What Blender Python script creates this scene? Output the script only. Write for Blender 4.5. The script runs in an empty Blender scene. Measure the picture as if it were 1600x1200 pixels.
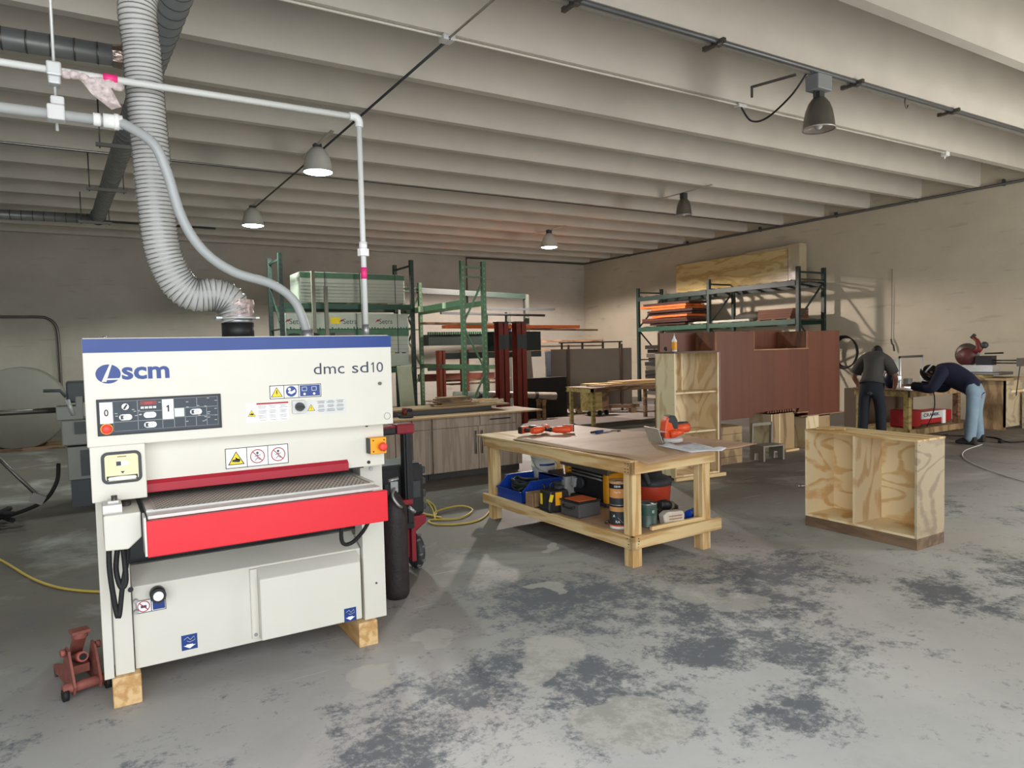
import bpy, bmesh, math, random
from mathutils import Vector, Matrix, Euler
random.seed(7)
S = bpy.context.scene
COL = S.collection
PI = math.pi

# ------------------------------------------------------------------ camera, world, light, exposure
def make_camera():
    F = 1097.04
    yaw, pitch, roll = .544032, .0500208, -.0235662
    cy, sy, cp, sp = math.cos(yaw), math.sin(yaw), math.cos(pitch), math.sin(pitch)
    f = Vector((sy*cp, cy*cp, -sp)); r = Vector((cy, -sy, 0)); u = r.cross(f)
    cr, sr = math.cos(roll), math.sin(roll)
    r2 = r*cr + u*sr; u2 = u*cr - r*sr
    cam = bpy.data.cameras.new('camera'); o = bpy.data.objects.new('camera', cam)
    cam.sensor_width = 36; cam.sensor_fit = 'HORIZONTAL'; cam.lens = F/1600*36
    cam.clip_start = .05; cam.clip_end = 200
    M = Matrix(((r2.x, u2.x, -f.x, 0), (r2.y, u2.y, -f.y, 0), (r2.z, u2.z, -f.z, 1.6), (0, 0, 0, 1)))
    o.matrix_world = M
    COL.objects.link(o); S.camera = o
make_camera()
S.view_settings.view_transform = 'Standard'
S.view_settings.look = 'None'
S.view_settings.gamma = 1
S.view_settings.use_curve_mapping = False
S.view_settings.exposure = 0.06
W = bpy.data.worlds.new('sky'); S.world = W; W.use_nodes = True
bg = W.node_tree.nodes['Background']; bg.inputs[0].default_value = (.80, .88, 1, 1); bg.inputs[1].default_value = 1.2

def area(name, loc, rot, sx, sy, power, color):
    l = bpy.data.lights.new(name, 'AREA'); l.shape = 'RECTANGLE'; l.size = sx; l.size_y = sy
    l.energy = power; l.color = color
    o = bpy.data.objects.new(name, l); o.location = loc; o.rotation_euler = rot; COL.objects.link(o); return o
# daylight through the open roller door behind the camera
area('door_daylight', (-1.0, -1.05, 2.1), (math.radians(90), 0, 0), 7.4, 4.0, 270, (.96, .985, 1))
# added fill for the right wall, set in an unseen second doorway
area('right_wall_fill', (10.6, -1.05, 2.1), (math.radians(90), 0, 0), 3.2, 3.4, 330, (1, .97, .92))
# the sun on the yard outside; it never reaches the hall directly, only off the concrete apron
_l = bpy.data.lights.new('sun', 'SUN'); _l.energy = 4.5; _l.angle = .02; _l.color = (1, .97, .92)
_o = bpy.data.objects.new('sun', _l); _o.rotation_euler = (math.radians(-32), math.radians(-8), 0); _o.location = (0, 0, 20); COL.objects.link(_o)

def lampspot(name, loc, power, color, angle=150):
    l = bpy.data.lights.new(name, 'SPOT'); l.energy = power; l.color = color; l.shadow_soft_size = .15
    l.spot_size = math.radians(angle); l.spot_blend = .15
    o = bpy.data.objects.new(name, l); o.location = loc; COL.objects.link(o); return o

# ------------------------------------------------------------------ materials
def hexc(h):
    h = h.lstrip('#'); c = [int(h[i:i+2], 16)/255 for i in (0, 2, 4)]
    return tuple(((v/12.92) if v <= .04045 else ((v+.055)/1.055)**2.4) for v in c) + (1,)
_M = {}
def newmat(name):
    m = bpy.data.materials.new(name); m.use_nodes = True
    return m, m.node_tree.nodes, m.node_tree.links, m.node_tree.nodes['Principled BSDF']
def mat(name, color, rough=.55, metal=0, var=.06, vs=6, bump=0, bs=60, emit=None, es=0):
    if name in _M: return _M[name]
    m, N, L, b = newmat(name)
    c = hexc(color)
    b.inputs['Roughness'].default_value = rough; b.inputs['Metallic'].default_value = metal
    tc = N.new('ShaderNodeTexCoord'); nz = N.new('ShaderNodeTexNoise'); nz.inputs['Scale'].default_value = vs; nz.inputs['Detail'].default_value = 5
    L.new(tc.outputs['Object'], nz.inputs['Vector'])
    mx = N.new('ShaderNodeMix'); mx.data_type = 'RGBA'
    mx.inputs[6].default_value = tuple(v*(1-var*1.6) for v in c[:3])+(1,); mx.inputs[7].default_value = tuple(min(1, v*(1+var*1.6)) for v in c[:3])+(1,)
    L.new(nz.outputs['Fac'], mx.inputs[0]); L.new(mx.outputs[2], b.inputs['Base Color'])
    if bump:
        n2 = N.new('ShaderNodeTexNoise'); n2.inputs['Scale'].default_value = bs; n2.inputs['Detail'].default_value = 4
        L.new(tc.outputs['Object'], n2.inputs['Vector'])
        bp = N.new('ShaderNodeBump'); bp.inputs['Strength'].default_value = bump; bp.inputs['Distance'].default_value = .01
        L.new(n2.outputs['Fac'], bp.inputs['Height']); L.new(bp.outputs[0], b.inputs['Normal'])
    if emit:
        b.inputs['Emission Color'].default_value = hexc(emit); b.inputs['Emission Strength'].default_value = es
    _M[name] = m; return m
def wood(name, c1, c2, stretch=(6, 6, 1), scale=1.5, dist=2.0, rough=.6, bands=5, amt=1.0, p0=.25):
    """grain: noise in stretched coordinates pushed through a sine of itself"""
    if name in _M: return _M[name]
    m, N, L, b = newmat(name); b.inputs['Roughness'].default_value = rough
    tc = N.new('ShaderNodeTexCoord'); mp = N.new('ShaderNodeMapping'); mp.inputs['Scale'].default_value = stretch
    L.new(tc.outputs['Object'], mp.inputs['Vector'])
    n = N.new('ShaderNodeTexNoise'); n.inputs['Scale'].default_value = scale; n.inputs['Detail'].default_value = 1.5; n.inputs['Distortion'].default_value = dist*.2
    L.new(mp.outputs[0], n.inputs['Vector'])
    mul = N.new('ShaderNodeMath'); mul.operation = 'MULTIPLY'; mul.inputs[1].default_value = bands*6.28; L.new(n.outputs['Fac'], mul.inputs[0])
    si = N.new('ShaderNodeMath'); si.operation = 'SINE'; L.new(mul.outputs[0], si.inputs[0])
    n2 = N.new('ShaderNodeTexNoise'); n2.inputs['Scale'].default_value = scale*9; n2.inputs['Detail'].default_value = 4
    L.new(mp.outputs[0], n2.inputs['Vector'])
    ma = N.new('ShaderNodeMath'); ma.operation = 'MULTIPLY_ADD'; ma.inputs[1].default_value = .5; L.new(si.outputs[0], ma.inputs[0]); L.new(n2.outputs['Fac'], ma.inputs[2])
    cr = N.new('ShaderNodeValToRGB'); cr.color_ramp.elements[0].position = p0; cr.color_ramp.elements[1].position = 1.0
    cr.color_ramp.elements[0].color = hexc(c1)
    a, bb = hexc(c1), hexc(c2); cr.color_ramp.elements[1].color = tuple(a[i]*(1-amt)+bb[i]*amt for i in range(3))+(1,)
    L.new(ma.outputs[0], cr.inputs[0]); L.new(cr.outputs[0], b.inputs['Base Color'])
    _M[name] = m; return m

def floor_mat():
    m, N, L, b = newmat('worn_concrete_floor')
    tc = N.new('ShaderNodeTexCoord')
    def noise(scale, detail=8, rough=.6, src=None, dist=0):
        n = N.new('ShaderNodeTexNoise'); n.inputs['Scale'].default_value = scale; n.inputs['Detail'].default_value = detail
        n.inputs['Roughness'].default_value = rough; n.inputs['Distortion'].default_value = dist
        L.new(src or tc.outputs['Object'], n.inputs['Vector']); return n.outputs['Fac']
    def ramp(x, p0, p1):
        r = N.new('ShaderNodeMapRange'); r.inputs[1].default_value = p0; r.inputs[2].default_value = p1; L.new(x, r.inputs[0]); return r.outputs[0]
    def math_(op, a, bv):
        r = N.new('ShaderNodeMath'); r.operation = op
        for i, v in enumerate((a, bv)):
            if isinstance(v, (int, float)): r.inputs[i].default_value = v
            else: L.new(v, r.inputs[i])
        return r.outputs[0]
    def mix(f, a, c):
        x = N.new('ShaderNodeMix'); x.data_type = 'RGBA'
        L.new(f, x.inputs[0]) if not isinstance(f, float) else setattr(x.inputs[0], 'default_value', f)
        for i, v in ((6, a), (7, c)):
            if isinstance(v, str): x.inputs[i].default_value = hexc(v)
            else: L.new(v, x.inputs[i])
        return x.outputs[2]
    def blob(cx, cy, r, warp):
        v = N.new('ShaderNodeVectorMath'); v.operation = 'DISTANCE'; L.new(warp, v.inputs[0]); v.inputs[1].default_value = (cx, cy, 0)
        return ramp(v.outputs['Value'], r, 0)
    wn = N.new('ShaderNodeTexNoise'); wn.inputs['Scale'].default_value = 2.2; wn.inputs['Detail'].default_value = 6; L.new(tc.outputs['Object'], wn.inputs['Vector'])
    sc = N.new('ShaderNodeVectorMath'); sc.operation = 'MULTIPLY_ADD'; L.new(wn.outputs['Color'], sc.inputs[0]); sc.inputs[1].default_value = (.7, .7, 0); L.new(tc.outputs['Object'], sc.inputs[2])
    off = N.new('ShaderNodeVectorMath'); off.operation = 'SUBTRACT'; L.new(sc.outputs[0], off.inputs[0]); off.inputs[1].default_value = (.35, .35, 0)
    warp = off.outputs[0]
    base = mix(ramp(noise(1.1, 9, .65), .3, .7), '#bebebc', '#dad9d5')
    base = mix(ramp(noise(14, 8, .7), .35, .75), base, '#d0d0ce')
    # brown tint in broad noise patches, stronger deeper into the hall
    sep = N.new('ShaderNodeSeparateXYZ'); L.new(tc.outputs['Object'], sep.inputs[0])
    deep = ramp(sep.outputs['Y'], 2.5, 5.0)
    brown_mask = math_('MULTIPLY', deep, ramp(noise(.8, 8, .65, dist=.6), .12, .46))
    base = mix(math_('MULTIPLY', brown_mask, .88), base, '#554a40')
    blobs = [(3.85, 3.3, .55), (3.37, 2.75, .42), (3.1, 2.4, .35), (2.7, 1.98, .22), (1.6, 2.94, .35), (1.97, 2.55, .4), (1.03, 2.7, .35),
             (2.7, 2.63, .3), (4.6, 2.25, .35), (2.47, 1.9, .2), (3.06, 2.95, .4), (2.9, 3.35, .4), (5.5, 2.1, .5), (2.5, 3.6, .6), (4.3, 3.2, .4), (.2, 2.3, .5), (-1.5, 3, 1), (7.5, 2.2, .8), (6.8, 4.0, .6)]
    tot = None
    for cx, cy, r in blobs:
        o = blob(cx, cy, r*1.5, warp); tot = o if tot is None else math_('MAXIMUM', tot, o)
    fine = noise(7, 12, .75)
    mid = noise(2.6, 5, .6, dist=.5); f2 = noise(30, 10, .8)
    d = math_('ADD', math_('ADD', math_('MULTIPLY', tot, .30), math_('MULTIPLY', mid, .55)), math_('ADD', math_('MULTIPLY', fine, 1.0), math_('MULTIPLY', f2, .85)))
    dark = ramp(d, 1.28, 1.46)
    base = mix(math_('MULTIPLY', dark, .85), base, '#5d6570')
    tot2 = None
    for cx, cy, r in [(2.03, 2.95, .17), (1.82, 2.83, .11), (3.3, 3.23, .2), (3.43, 2.9, .17), (1.65, 3.56, .12), (1.18, 3.3, .15), (2.6, 3.75, .1), (4.3, 4.3, .1), (3.1, 4.6, .06), (1.9, 2.3, .2), (.9, 2.2, .25)]:
        v = N.new('ShaderNodeVectorMath'); v.operation = 'DISTANCE'; L.new(warp, v.inputs[0]); v.inputs[1].default_value = (cx, cy, 0)
        o = ramp(v.outputs['Value'], r*1.08, r*.95); tot2 = o if tot2 is None else math_('MAXIMUM', tot2, o)
    base = mix(math_('MULTIPLY', tot2, .6), base, '#cfccc3')
    # pale scratches
    for rot_, thr in ((.5, .735), (1.9, .75)):
        mp = N.new('ShaderNodeMapping'); mp.inputs['Rotation'].default_value = (0, 0, rot_); mp.inputs['Scale'].default_value = (.55, 16, 1)
        L.new(tc.outputs['Object'], mp.inputs['Vector'])
        s = ramp(noise(1.5, 2, .5, src=mp.outputs[0]), thr, thr+.02)
        base = mix(math_('MULTIPLY', s, .6), base, '#c9c9c6')
    spk = ramp(noise(45, 3, .6), .68, .74)
    base = mix(math_('MULTIPLY', spk, .35), base, '#cfcfcc')
    L.new(base, b.inputs['Base Color'])
    rr = ramp(fine, 0, 1)
    rm = N.new('ShaderNodeMapRange'); rm.inputs[3].default_value = .5; rm.inputs[4].default_value = .75; L.new(fine, rm.inputs[0]); L.new(rm.outputs[0], b.inputs['Roughness'])
    bp = N.new('ShaderNodeBump'); bp.inputs['Strength'].default_value = .12; bp.inputs['Distance'].default_value = .01; L.new(fine, bp.inputs['Height']); L.new(bp.outputs[0], b.inputs['Normal'])
    return m
def wall_mat(name, c1, c2, blocks=True):
    m, N, L, b = newmat(name); b.inputs['Roughness'].default_value = .85
    tc = N.new('ShaderNodeTexCoord')
    n = N.new('ShaderNodeTexNoise'); n.inputs['Scale'].default_value = .7; n.inputs['Detail'].default_value = 9; n.inputs['Roughness'].default_value = .65; L.new(tc.outputs['Object'], n.inputs['Vector'])
    cr = N.new('ShaderNodeValToRGB'); cr.color_ramp.elements[0].position = .32; cr.color_ramp.elements[1].position = .68
    cr.color_ramp.elements[0].color = hexc(c1); cr.color_ramp.elements[1].color = hexc(c2); L.new(n.outputs['Fac'], cr.inputs[0])
    mp = N.new('ShaderNodeMapping'); mp.inputs['Scale'].default_value = (.8, .8, 5); L.new(tc.outputs['Object'], mp.inputs[0])
    n2 = N.new('ShaderNodeTexNoise'); n2.inputs['Scale'].default_value = 1.6; n2.inputs['Detail'].default_value = 5; L.new(mp.outputs[0], n2.inputs['Vector'])
    r2 = N.new('ShaderNodeMapRange'); r2.inputs[1].default_value = .62; r2.inputs[2].default_value = .7; L.new(n2.outputs['Fac'], r2.inputs[0])
    mu = N.new('ShaderNodeMath'); mu.operation = 'MULTIPLY'; mu.inputs[1].default_value = .22; L.new(r2.outputs[0], mu.inputs[0])
    mx = N.new('ShaderNodeMix'); mx.data_type = 'RGBA'; L.new(mu.outputs[0], mx.inputs[0]); L.new(cr.outputs[0], mx.inputs[6]); mx.inputs[7].default_value = hexc('#6d665c')
    L.new(mx.outputs[2], b.inputs['Base Color'])
    n3 = N.new('ShaderNodeTexNoise'); n3.inputs['Scale'].default_value = 25; n3.inputs['Detail'].default_value = 6; L.new(tc.outputs['Object'], n3.inputs['Vector'])
    bp = N.new('ShaderNodeBump'); bp.inputs['Strength'].default_value = .25; bp.inputs['Distance'].default_value = .01; L.new(n3.outputs['Fac'], bp.inputs['Height']); L.new(bp.outputs[0], b.inputs['Normal'])
    return m

M_white = mat('cream_white_enamel', '#d6d3c7', .38, var=.02)
M_blue = mat('blue_band_paint', '#173a80', .4, var=.05)
M_navy = mat('navy_print', '#1e3e86', .5)
M_red = mat('bright_red_enamel', '#d81426', .42, var=.03)
M_dred = mat('dark_red_enamel', '#a5102a', .45)
M_black = mat('black_plastic', '#1d1d1f', .5)
M_dgrey = mat('dark_grey_plastic', '#3a3d40', .55)
M_panel = mat('slate_control_panel', '#27333d', .45)
M_grey = mat('mid_grey_paint', '#8b8e8f', .5)
M_lgrey = mat('light_grey_plastic', '#cfd0ce', .45)
M_wht = mat('plain_white', '#f1f1ee', .5, var=.02)
M_print = mat('dark_print', '#3b3f52', .6)
M_yel = mat('warning_yellow', '#f3d21c', .5)
M_amb = mat('amber_yellow', '#f2a516', .45)
M_stop = mat('stop_button_red', '#f2493a', .4)
M_steel = mat('brushed_steel', '#a9abac', .42, .8, .08, 20)
M_dsteel = mat('dull_dark_steel', '#6e6c68', .4, .8, .1)
M_alu = mat('bright_aluminium', '#c6c3bf', .42, .6, .08, 25)
M_galv = mat('galvanised_pipe', '#c9ccca', .4, .3, .08, 15)
M_cream = mat('cream_plate', '#eddcae', .5)
M_blk2 = mat('black_rubber', '#161616', .7)
M_orange = mat('orange_tool_shell', '#ef5a2b', .42)
M_orange2 = mat('orange_painted_wood', '#d96a2c', .6, var=.15)
M_green = mat('rack_green_paint', '#2c5040', .5, var=.15, vs=9)
M_lgreen = mat('pale_rack_green_paint', '#57785a', .5, var=.12, vs=9)
M_dgreen = mat('dark_rack_green_paint', '#263530', .5, var=.15, vs=9)
M_rust = mat('oxide_red_steel', '#7a2a20', .6, var=.2)
M_blueb = mat('blue_bin_plastic', '#123f9e', .4)
M_paper = mat('white_paper', '#eef0f6', .7, var=.01)
M_conc = mat('ceiling_painted_concrete', '#cbc5ba', .9, var=.07, vs=2.0, bump=.15)
M_duct = mat('dark_spiral_duct', '#8a8f91', .4, .5, .12)
M_clear = None
M_ply = wood('pine_plywood', '#f5e0b6', '#e0b880', (1.0, 1.0, 2.2), 1.1, 3, bands=8, p0=.62)
M_plyv = wood('pine_plywood_upright', '#ead4ad', '#d3b083', (2.4, 2.4, .7), 1.1, 3, bands=7, p0=.6)
M_plyg = wood('greyed_plywood_face', '#c2b293', '#a5937a', (1.0, 1.0, 2.0), 1.1, 3, bands=8, p0=.62)
M_pine = wood('pine_timber', '#e3c792', '#c89d62', (9, 9, .8), 1.4, 1, bands=3)
M_pinex = wood('pine_timber_along_x', '#e3c792', '#c89d62', (.8, 9, 9), 1.4, 1, bands=3)
M_piney = wood('pine_timber_along_y', '#e6cb98', '#c89d62', (9, .8, 9), 1.4, 1, bands=3)
M_hard = wood('brown_hardboard', '#bd9d80', '#ad8c6e', (1.2, 5, 5), .8, 1, bands=1)
M_kick = wood('brown_plinth_board', '#8a7157', '#6d5541', (6, .8, 6), 1.5, 1, bands=2)
M_ash = wood('grey_washed_oak', '#a29382', '#8d7e6d', (9, 9, .7), 1.6, 1, bands=3)
M_mdf = mat('mdf_board', '#a98a63', .7, var=.08)
M_lam = wood('red_brown_laminate', '#693a28', '#5f3321', (9, 9, .5), 1.0, 1, bands=1, rough=.45)
M_oldw = wood('old_brown_lumber', '#8d6e50', '#5e4532', (2, 8, 8), 1.2, 1, bands=3)
M_slab = mat('dark_composite_panel', '#6f655a', .6, var=.06)
M_dirtysteel = mat('dirty_red_jack_paint', '#92564b', .65, .2, .35, 18)
M_skin = mat('skin', '#9a6c55', .6)
M_hair = mat('black_hair', '#17120f', .7)
M_shirt = mat('charcoal_tshirt_cloth', '#43423f', .9)
M_trous = mat('dark_navy_trouser_cloth', '#1f232c', .9)
M_sweat = mat('navy_sweater_cloth', '#10142e', .9)
M_jean = mat('light_blue_denim', '#7f96a6', .9, var=.15, vs=10)
M_insul = wood('wrapped_yellow_insulation', '#d9c48c', '#bfa468', (1, 1, 5), 1.0, 3, bands=3, rough=.25)
M_lumb = mat('wrapped_lumber_white', '#bcbfb2', .5, var=.08)
M_wgreen = mat('green_wrapper_print', '#4c7358', .5, var=.2)

# ------------------------------------------------------------------ geometry helpers
class B:
    def __init__(s, o=(0, 0, 0)):
        s.o = Vector(o if not hasattr(o, 'location') else o.location); s.v = []; s.f = []; s.sm = []
    def add(s, vs, fs, smooth=False):
        n = len(s.v); s.v += [Vector(v)-s.o for v in vs]; s.f += [tuple(i+n for i in f) for f in fs]; s.sm += [smooth]*len(fs); return s
    def box(s, x0, x1, y0, y1, z0, z1):
        vs = [(x, y, z) for z in (z0, z1) for y in (y0, y1) for x in (x0, x1)]
        return s.add(vs, [(0, 2, 3, 1), (4, 5, 7, 6), (0, 1, 5, 4), (2, 6, 7, 3), (0, 4, 6, 2), (1, 3, 7, 5)])
    def obox(s, c, d, rot=(0, 0, 0)):
        R = Euler(rot).to_matrix(); c = Vector(c)
        vs = [c+R@Vector((x*d[0]/2, y*d[1]/2, z*d[2]/2)) for z in (-1, 1) for y in (-1, 1) for x in (-1, 1)]
        return s.add(vs, [(0, 2, 3, 1), (4, 5, 7, 6), (0, 1, 5, 4), (2, 6, 7, 3), (0, 4, 6, 2), (1, 3, 7, 5)])
    def beam(s, p, q, w, h, up=(0, 0, 1)):
        p, q = Vector(p), Vector(q); d = (q-p).normalized(); up = Vector(up)
        if abs(d.dot(up)) > .98: up = Vector((0, 1, 0))
        a = d.cross(up).normalized()*w/2; b = d.cross(a).normalized()*h/2
        vs = [p-a-b, p+a-b, p+a+b, p-a+b, q-a-b, q+a-b, q+a+b, q-a+b]
        return s.add(vs, [(0, 1, 2, 3), (7, 6, 5, 4), (0, 4, 5, 1), (1, 5, 6, 2), (2, 6, 7, 3), (3, 7, 4, 0)])
    def tube(s, pts, r, n=8, smooth=True, cap=True):
        pts = [Vector(p) for p in pts]; m = len(pts); rr = r if isinstance(r, (list, tuple)) else [r]*m
        vs = []; prev = None
        for i, p in enumerate(pts):
            d = (pts[min(i+1, m-1)]-pts[max(i-1, 0)]).normalized()
            if prev is None:
                a = d.orthogonal().normalized()
            else:
                a = (prev-d*prev.dot(d)).normalized()
            prev = a; b = d.cross(a)
            vs += [p+(a*math.cos(2*PI*k/n)+b*math.sin(2*PI*k/n))*rr[i] for k in range(n)]
        fs = [(i*n+k, i*n+(k+1) % n, (i+1)*n+(k+1) % n, (i+1)*n+k) for i in range(m-1) for k in range(n)]
        s.add(vs, fs, smooth)
        if cap:
            k0 = len(s.v)-len(vs)
            s.f += [tuple(k0+k for k in range(n))[::-1], tuple(k0+(m-1)*n+k for k in range(n))]; s.sm += [False, False]
        return s
    def cyl(s, p, q, r, n=16, smooth=True): return s.tube([p, q], r, n, smooth)
    def lathe(s, prof, c, n=20, ax='z', smooth=True):
        c = Vector(c); vs = []
        for r, z in prof:
            for k in range(n):
                t = 2*PI*k/n; a, b = r*math.cos(t), r*math.sin(t)
                vs.append(c+(Vector((a, b, z)) if ax == 'z' else Vector((z, a, b)) if ax == 'x' else Vector((b, z, a))))
        m = len(prof)
        return s.add(vs, [(i*n+k, i*n+(k+1) % n, (i+1)*n+(k+1) % n, (i+1)*n+k) for i in range(m-1) for k in range(n)], smooth)
    def prism(s, poly, ax, a, b):
        """poly: 2-D points in the other two axes, in axis order"""
        def P(u, v, t): return {'x': (t, u, v), 'y': (u, t, v), 'z': (u, v, t)}[ax]
        n = len(poly); vs = [P(u, v, a) for u, v in poly]+[P(u, v, b) for u, v in poly]
        return s.add(vs, [tuple(range(n))[::-1], tuple(range(n, 2*n))]+[(i, (i+1) % n, (i+1) % n+n, i+n) for i in range(n)])
    def ball(s, c, r, n=12, m=8):
        if isinstance(r, (int, float)): r = (r, r, r)
        c = Vector(c); vs = [c+Vector((math.cos(2*PI*k/n)*math.sin(PI*i/m)*r[0], math.sin(2*PI*k/n)*math.sin(PI*i/m)*r[1], math.cos(PI*i/m)*r[2])) for i in range(m+1) for k in range(n)]
        return s.add(vs, [(i*n+k, (i+1)*n+k, (i+1)*n+(k+1) % n, i*n+(k+1) % n) for i in range(m) for k in range(n)], True)
    def mesh(s, name):
        me = bpy.data.meshes.new(name); me.from_pydata([tuple(v) for v in s.v], [], s.f)
        for p, q in zip(me.polygons, s.sm): p.use_smooth = q
        bm = bmesh.new(); bm.from_mesh(me); bmesh.ops.remove_doubles(bm, verts=bm.verts, dist=1e-6) if len(bm.verts) < 3000 else None
        bmesh.ops.recalc_face_normals(bm, faces=bm.faces); bm.to_mesh(me); bm.free(); return me
    def build(s, name, m, parent=None, bevel=0, **kw):
        o = bpy.data.objects.new(name, s.mesh(name)); o.data.materials.append(m); COL.objects.link(o)
        if parent is not None: o.parent = parent
        if bevel:
            md = o.modifiers.new('bevel', 'BEVEL'); md.width = bevel; md.segments = 2; md.limit_method = 'ANGLE'
        for k, v in kw.items(): o[k] = v
        return o
def smoothpath(pts, k=6):
    pts = [Vector(p) for p in pts]; out = []
    for i in range(len(pts)-1):
        p0, p1, p2, p3 = pts[max(i-1, 0)], pts[i], pts[i+1], pts[min(i+2, len(pts)-1)]
        for j in range(k):
            t = j/k; out.append(.5*((2*p1)+(p2-p0)*t+(2*p0-5*p1+4*p2-p3)*t*t+(3*p1-p0-3*p2+p3)*t**3))
    out.append(pts[-1]); return out
def thing(name, label, cat, loc=(0, 0, 0), rz=0, group=None):
    o = bpy.data.objects.new(name, None); COL.objects.link(o); o.location = loc; o.rotation_euler = (0, 0, rz); o.empty_display_size = .1
    o['label'] = label; o['category'] = cat
    if group: o['group'] = group
    return o
def tag(o, label, cat, group=None, loc=None):
    o['label'] = label; o['category'] = cat
    if group: o['group'] = group
    return o
def single(name, b, m, label, cat, group=None, bevel=0, **kw):
    """one-mesh thing; geometry given in world space, origin moved to the builder's own origin"""
    o = b.build(name, m, None, bevel, **kw); o.location = b.o; return tag(o, label, cat, group)
def struct(name, b, m, parent=None, **kw):
    o = b.build(name, m, parent, **kw)
    if parent is None: o['kind'] = 'structure'; o.location = b.o
    return o
def text(name, s, m, parent, center, w=None, h=None, rot=(PI/2, 0, 0), ext=.0006, bold=0):
    cu = bpy.data.curves.new(name, 'FONT'); cu.body = s; cu.size = 1; cu.extrude = 0; cu.align_x = 'CENTER'; cu.align_y = 'CENTER'; cu.offset = bold; cu.resolution_u = 3
    t = bpy.data.objects.new(name, cu); COL.objects.link(t)
    dg = bpy.context.evaluated_depsgraph_get(); me = bpy.data.meshes.new_from_object(t.evaluated_get(dg)); bpy.data.objects.remove(t)
    xs = [v.co.x for v in me.vertices]; ys = [v.co.y for v in me.vertices]
    cx, cy = (min(xs)+max(xs))/2, (min(ys)+max(ys))/2; sw, sh = max(xs)-min(xs), max(ys)-min(ys)
    kx = w/sw if w else h/sh; ky = h/sh if h else kx
    for v in me.vertices: v.co = ((v.co.x-cx)*kx, (v.co.y-cy)*ky, 0)
    o = bpy.data.objects.new(name, me); me.materials.clear(); me.materials.append(m); COL.objects.link(o); o.parent = parent
    o.location = center; o.rotation_euler = rot
    return o
def copy_tree(o, parent=None):
    c = o.copy(); COL.objects.link(c)
    if parent is not None: c.parent = parent
    for ch in list(o.children): copy_tree(ch, c)
    return c

ORD = ['bottom', 'second', 'third', 'fourth', 'fifth', 'sixth', 'seventh', 'eighth', 'ninth', 'tenth', 'eleventh', 'topmost']
def nth(i, n): return 'bottom one' if i == 0 else 'topmost one' if i == n-1 else ORD[i]+' from the bottom'
# ------------------------------------------------------------------ the hall
XW, YB, ZB = 14.728, 19.41, 4.46
XL, YF, ZD = -9.0, -1.0, 5.42
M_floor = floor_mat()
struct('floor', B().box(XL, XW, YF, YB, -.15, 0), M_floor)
b = B().box(XL-15, XW+15, YF-25, YF, -.2, -.01)
struct('trim_1', b, mat('outside_concrete_apron', '#b5b2aa', .8))
M_wr = wall_mat('right_wall_paint', '#bfb6a2', '#cfc6b2')
M_wb = wall_mat('back_wall_paint', '#b3ada2', '#c6c0b5')
struct('wall_right', B().box(XW, XW+.2, YF, YB+.2, 1.52, ZD).box(XW-.012, XW+.2, YF, YB+.2, 0, 1.505).box(XW+.01, XW+.2, YF, YB+.2, 1.5, 1.53), M_wr)
b = B().box(XL, XW, YB, YB+.2, 1.62, ZD).box(XL, XW, YB-.012, YB+.2, 0, 1.605).box(XL, XW, YB+.01, YB+.2, 1.6, 1.63)
struct('wall_back', b, M_wb)
struct('wall_left', B().box(XL-.2, XL, YF, YB+.2, 0, ZD), M_wb)
# front wall with the main door opening and one added for the fill light
b = B().box(XL, -4.8, YF-.2, YF, 0, ZD).box(-4.8, 2.8, YF-.2, YF, 4.2, ZD).box(2.8, 8.9, YF-.2, YF, 0, ZD).box(8.9, 12.3, YF-.2, YF, 3.9, ZD).box(12.3, XW+.2, YF-.2, YF, 0, ZD)
struct('wall_front', b, M_wr)
ce = struct('ceiling', B().box(XL, XW+.2, YF-.2, YB+.2, ZD, ZD+.15), M_conc)
beam_mesh = None
for k in range(-6, 13):
    y = 5.86+1.105*k
    if beam_mesh is None:
        bb = B().prism([(-.04, ZB), (.07, ZB), (.10, ZD), (-.06, ZD)], 'x', XL, XW)
        o = bb.build('ceiling_beam', M_conc, ce); beam_mesh = o.data
    else:
        o = bpy.data.objects.new('ceiling_beam', beam_mesh); COL.objects.link(o); o.parent = ce
    o.location = (0, y, 0)
# wall base and top pipe
r = thing('sprinkler_pipe', 'thin dark pipe running along the top of the right wall and round the back corner', 'pipe', (XW-.08, 6, ZB-.03))
b = B(r).tube([(XW-.08, YF+.1, ZB-.03), (XW-.08, YB-.09, ZB-.03), (10.15, YB-.09, ZB-.03), (10.15, YB-.09, 2.9)], .028, 8)
b.build('pipe_run', mat('dark_pipe_paint', '#4a4641', .6), r)
for y in (1.5, 4, 6.5, 8.1, 9.9, 12, 14.5, 17):
    B(r).box(XW-.1, XW-.02, y-.015, y+.015, ZB-.06, ZB+.06).build('pipe_bracket', M_dgrey, r)
single('dangling_wall_wire', B((14.70, 8.62, 0)).tube([(14.70, 8.62, 3.1), (14.70, 8.62, 2.4), (14.70, 8.63, 1.62)], .006, 5).tube([(14.69, 8.63, 1.62), (14.67, 8.60, 1.52), (14.66, 8.56, 1.48), (14.67, 8.55, 1.36)], .018, 6), M_dgrey,
       'thin cord hanging down the right wall above the two workers', 'cord')

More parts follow.
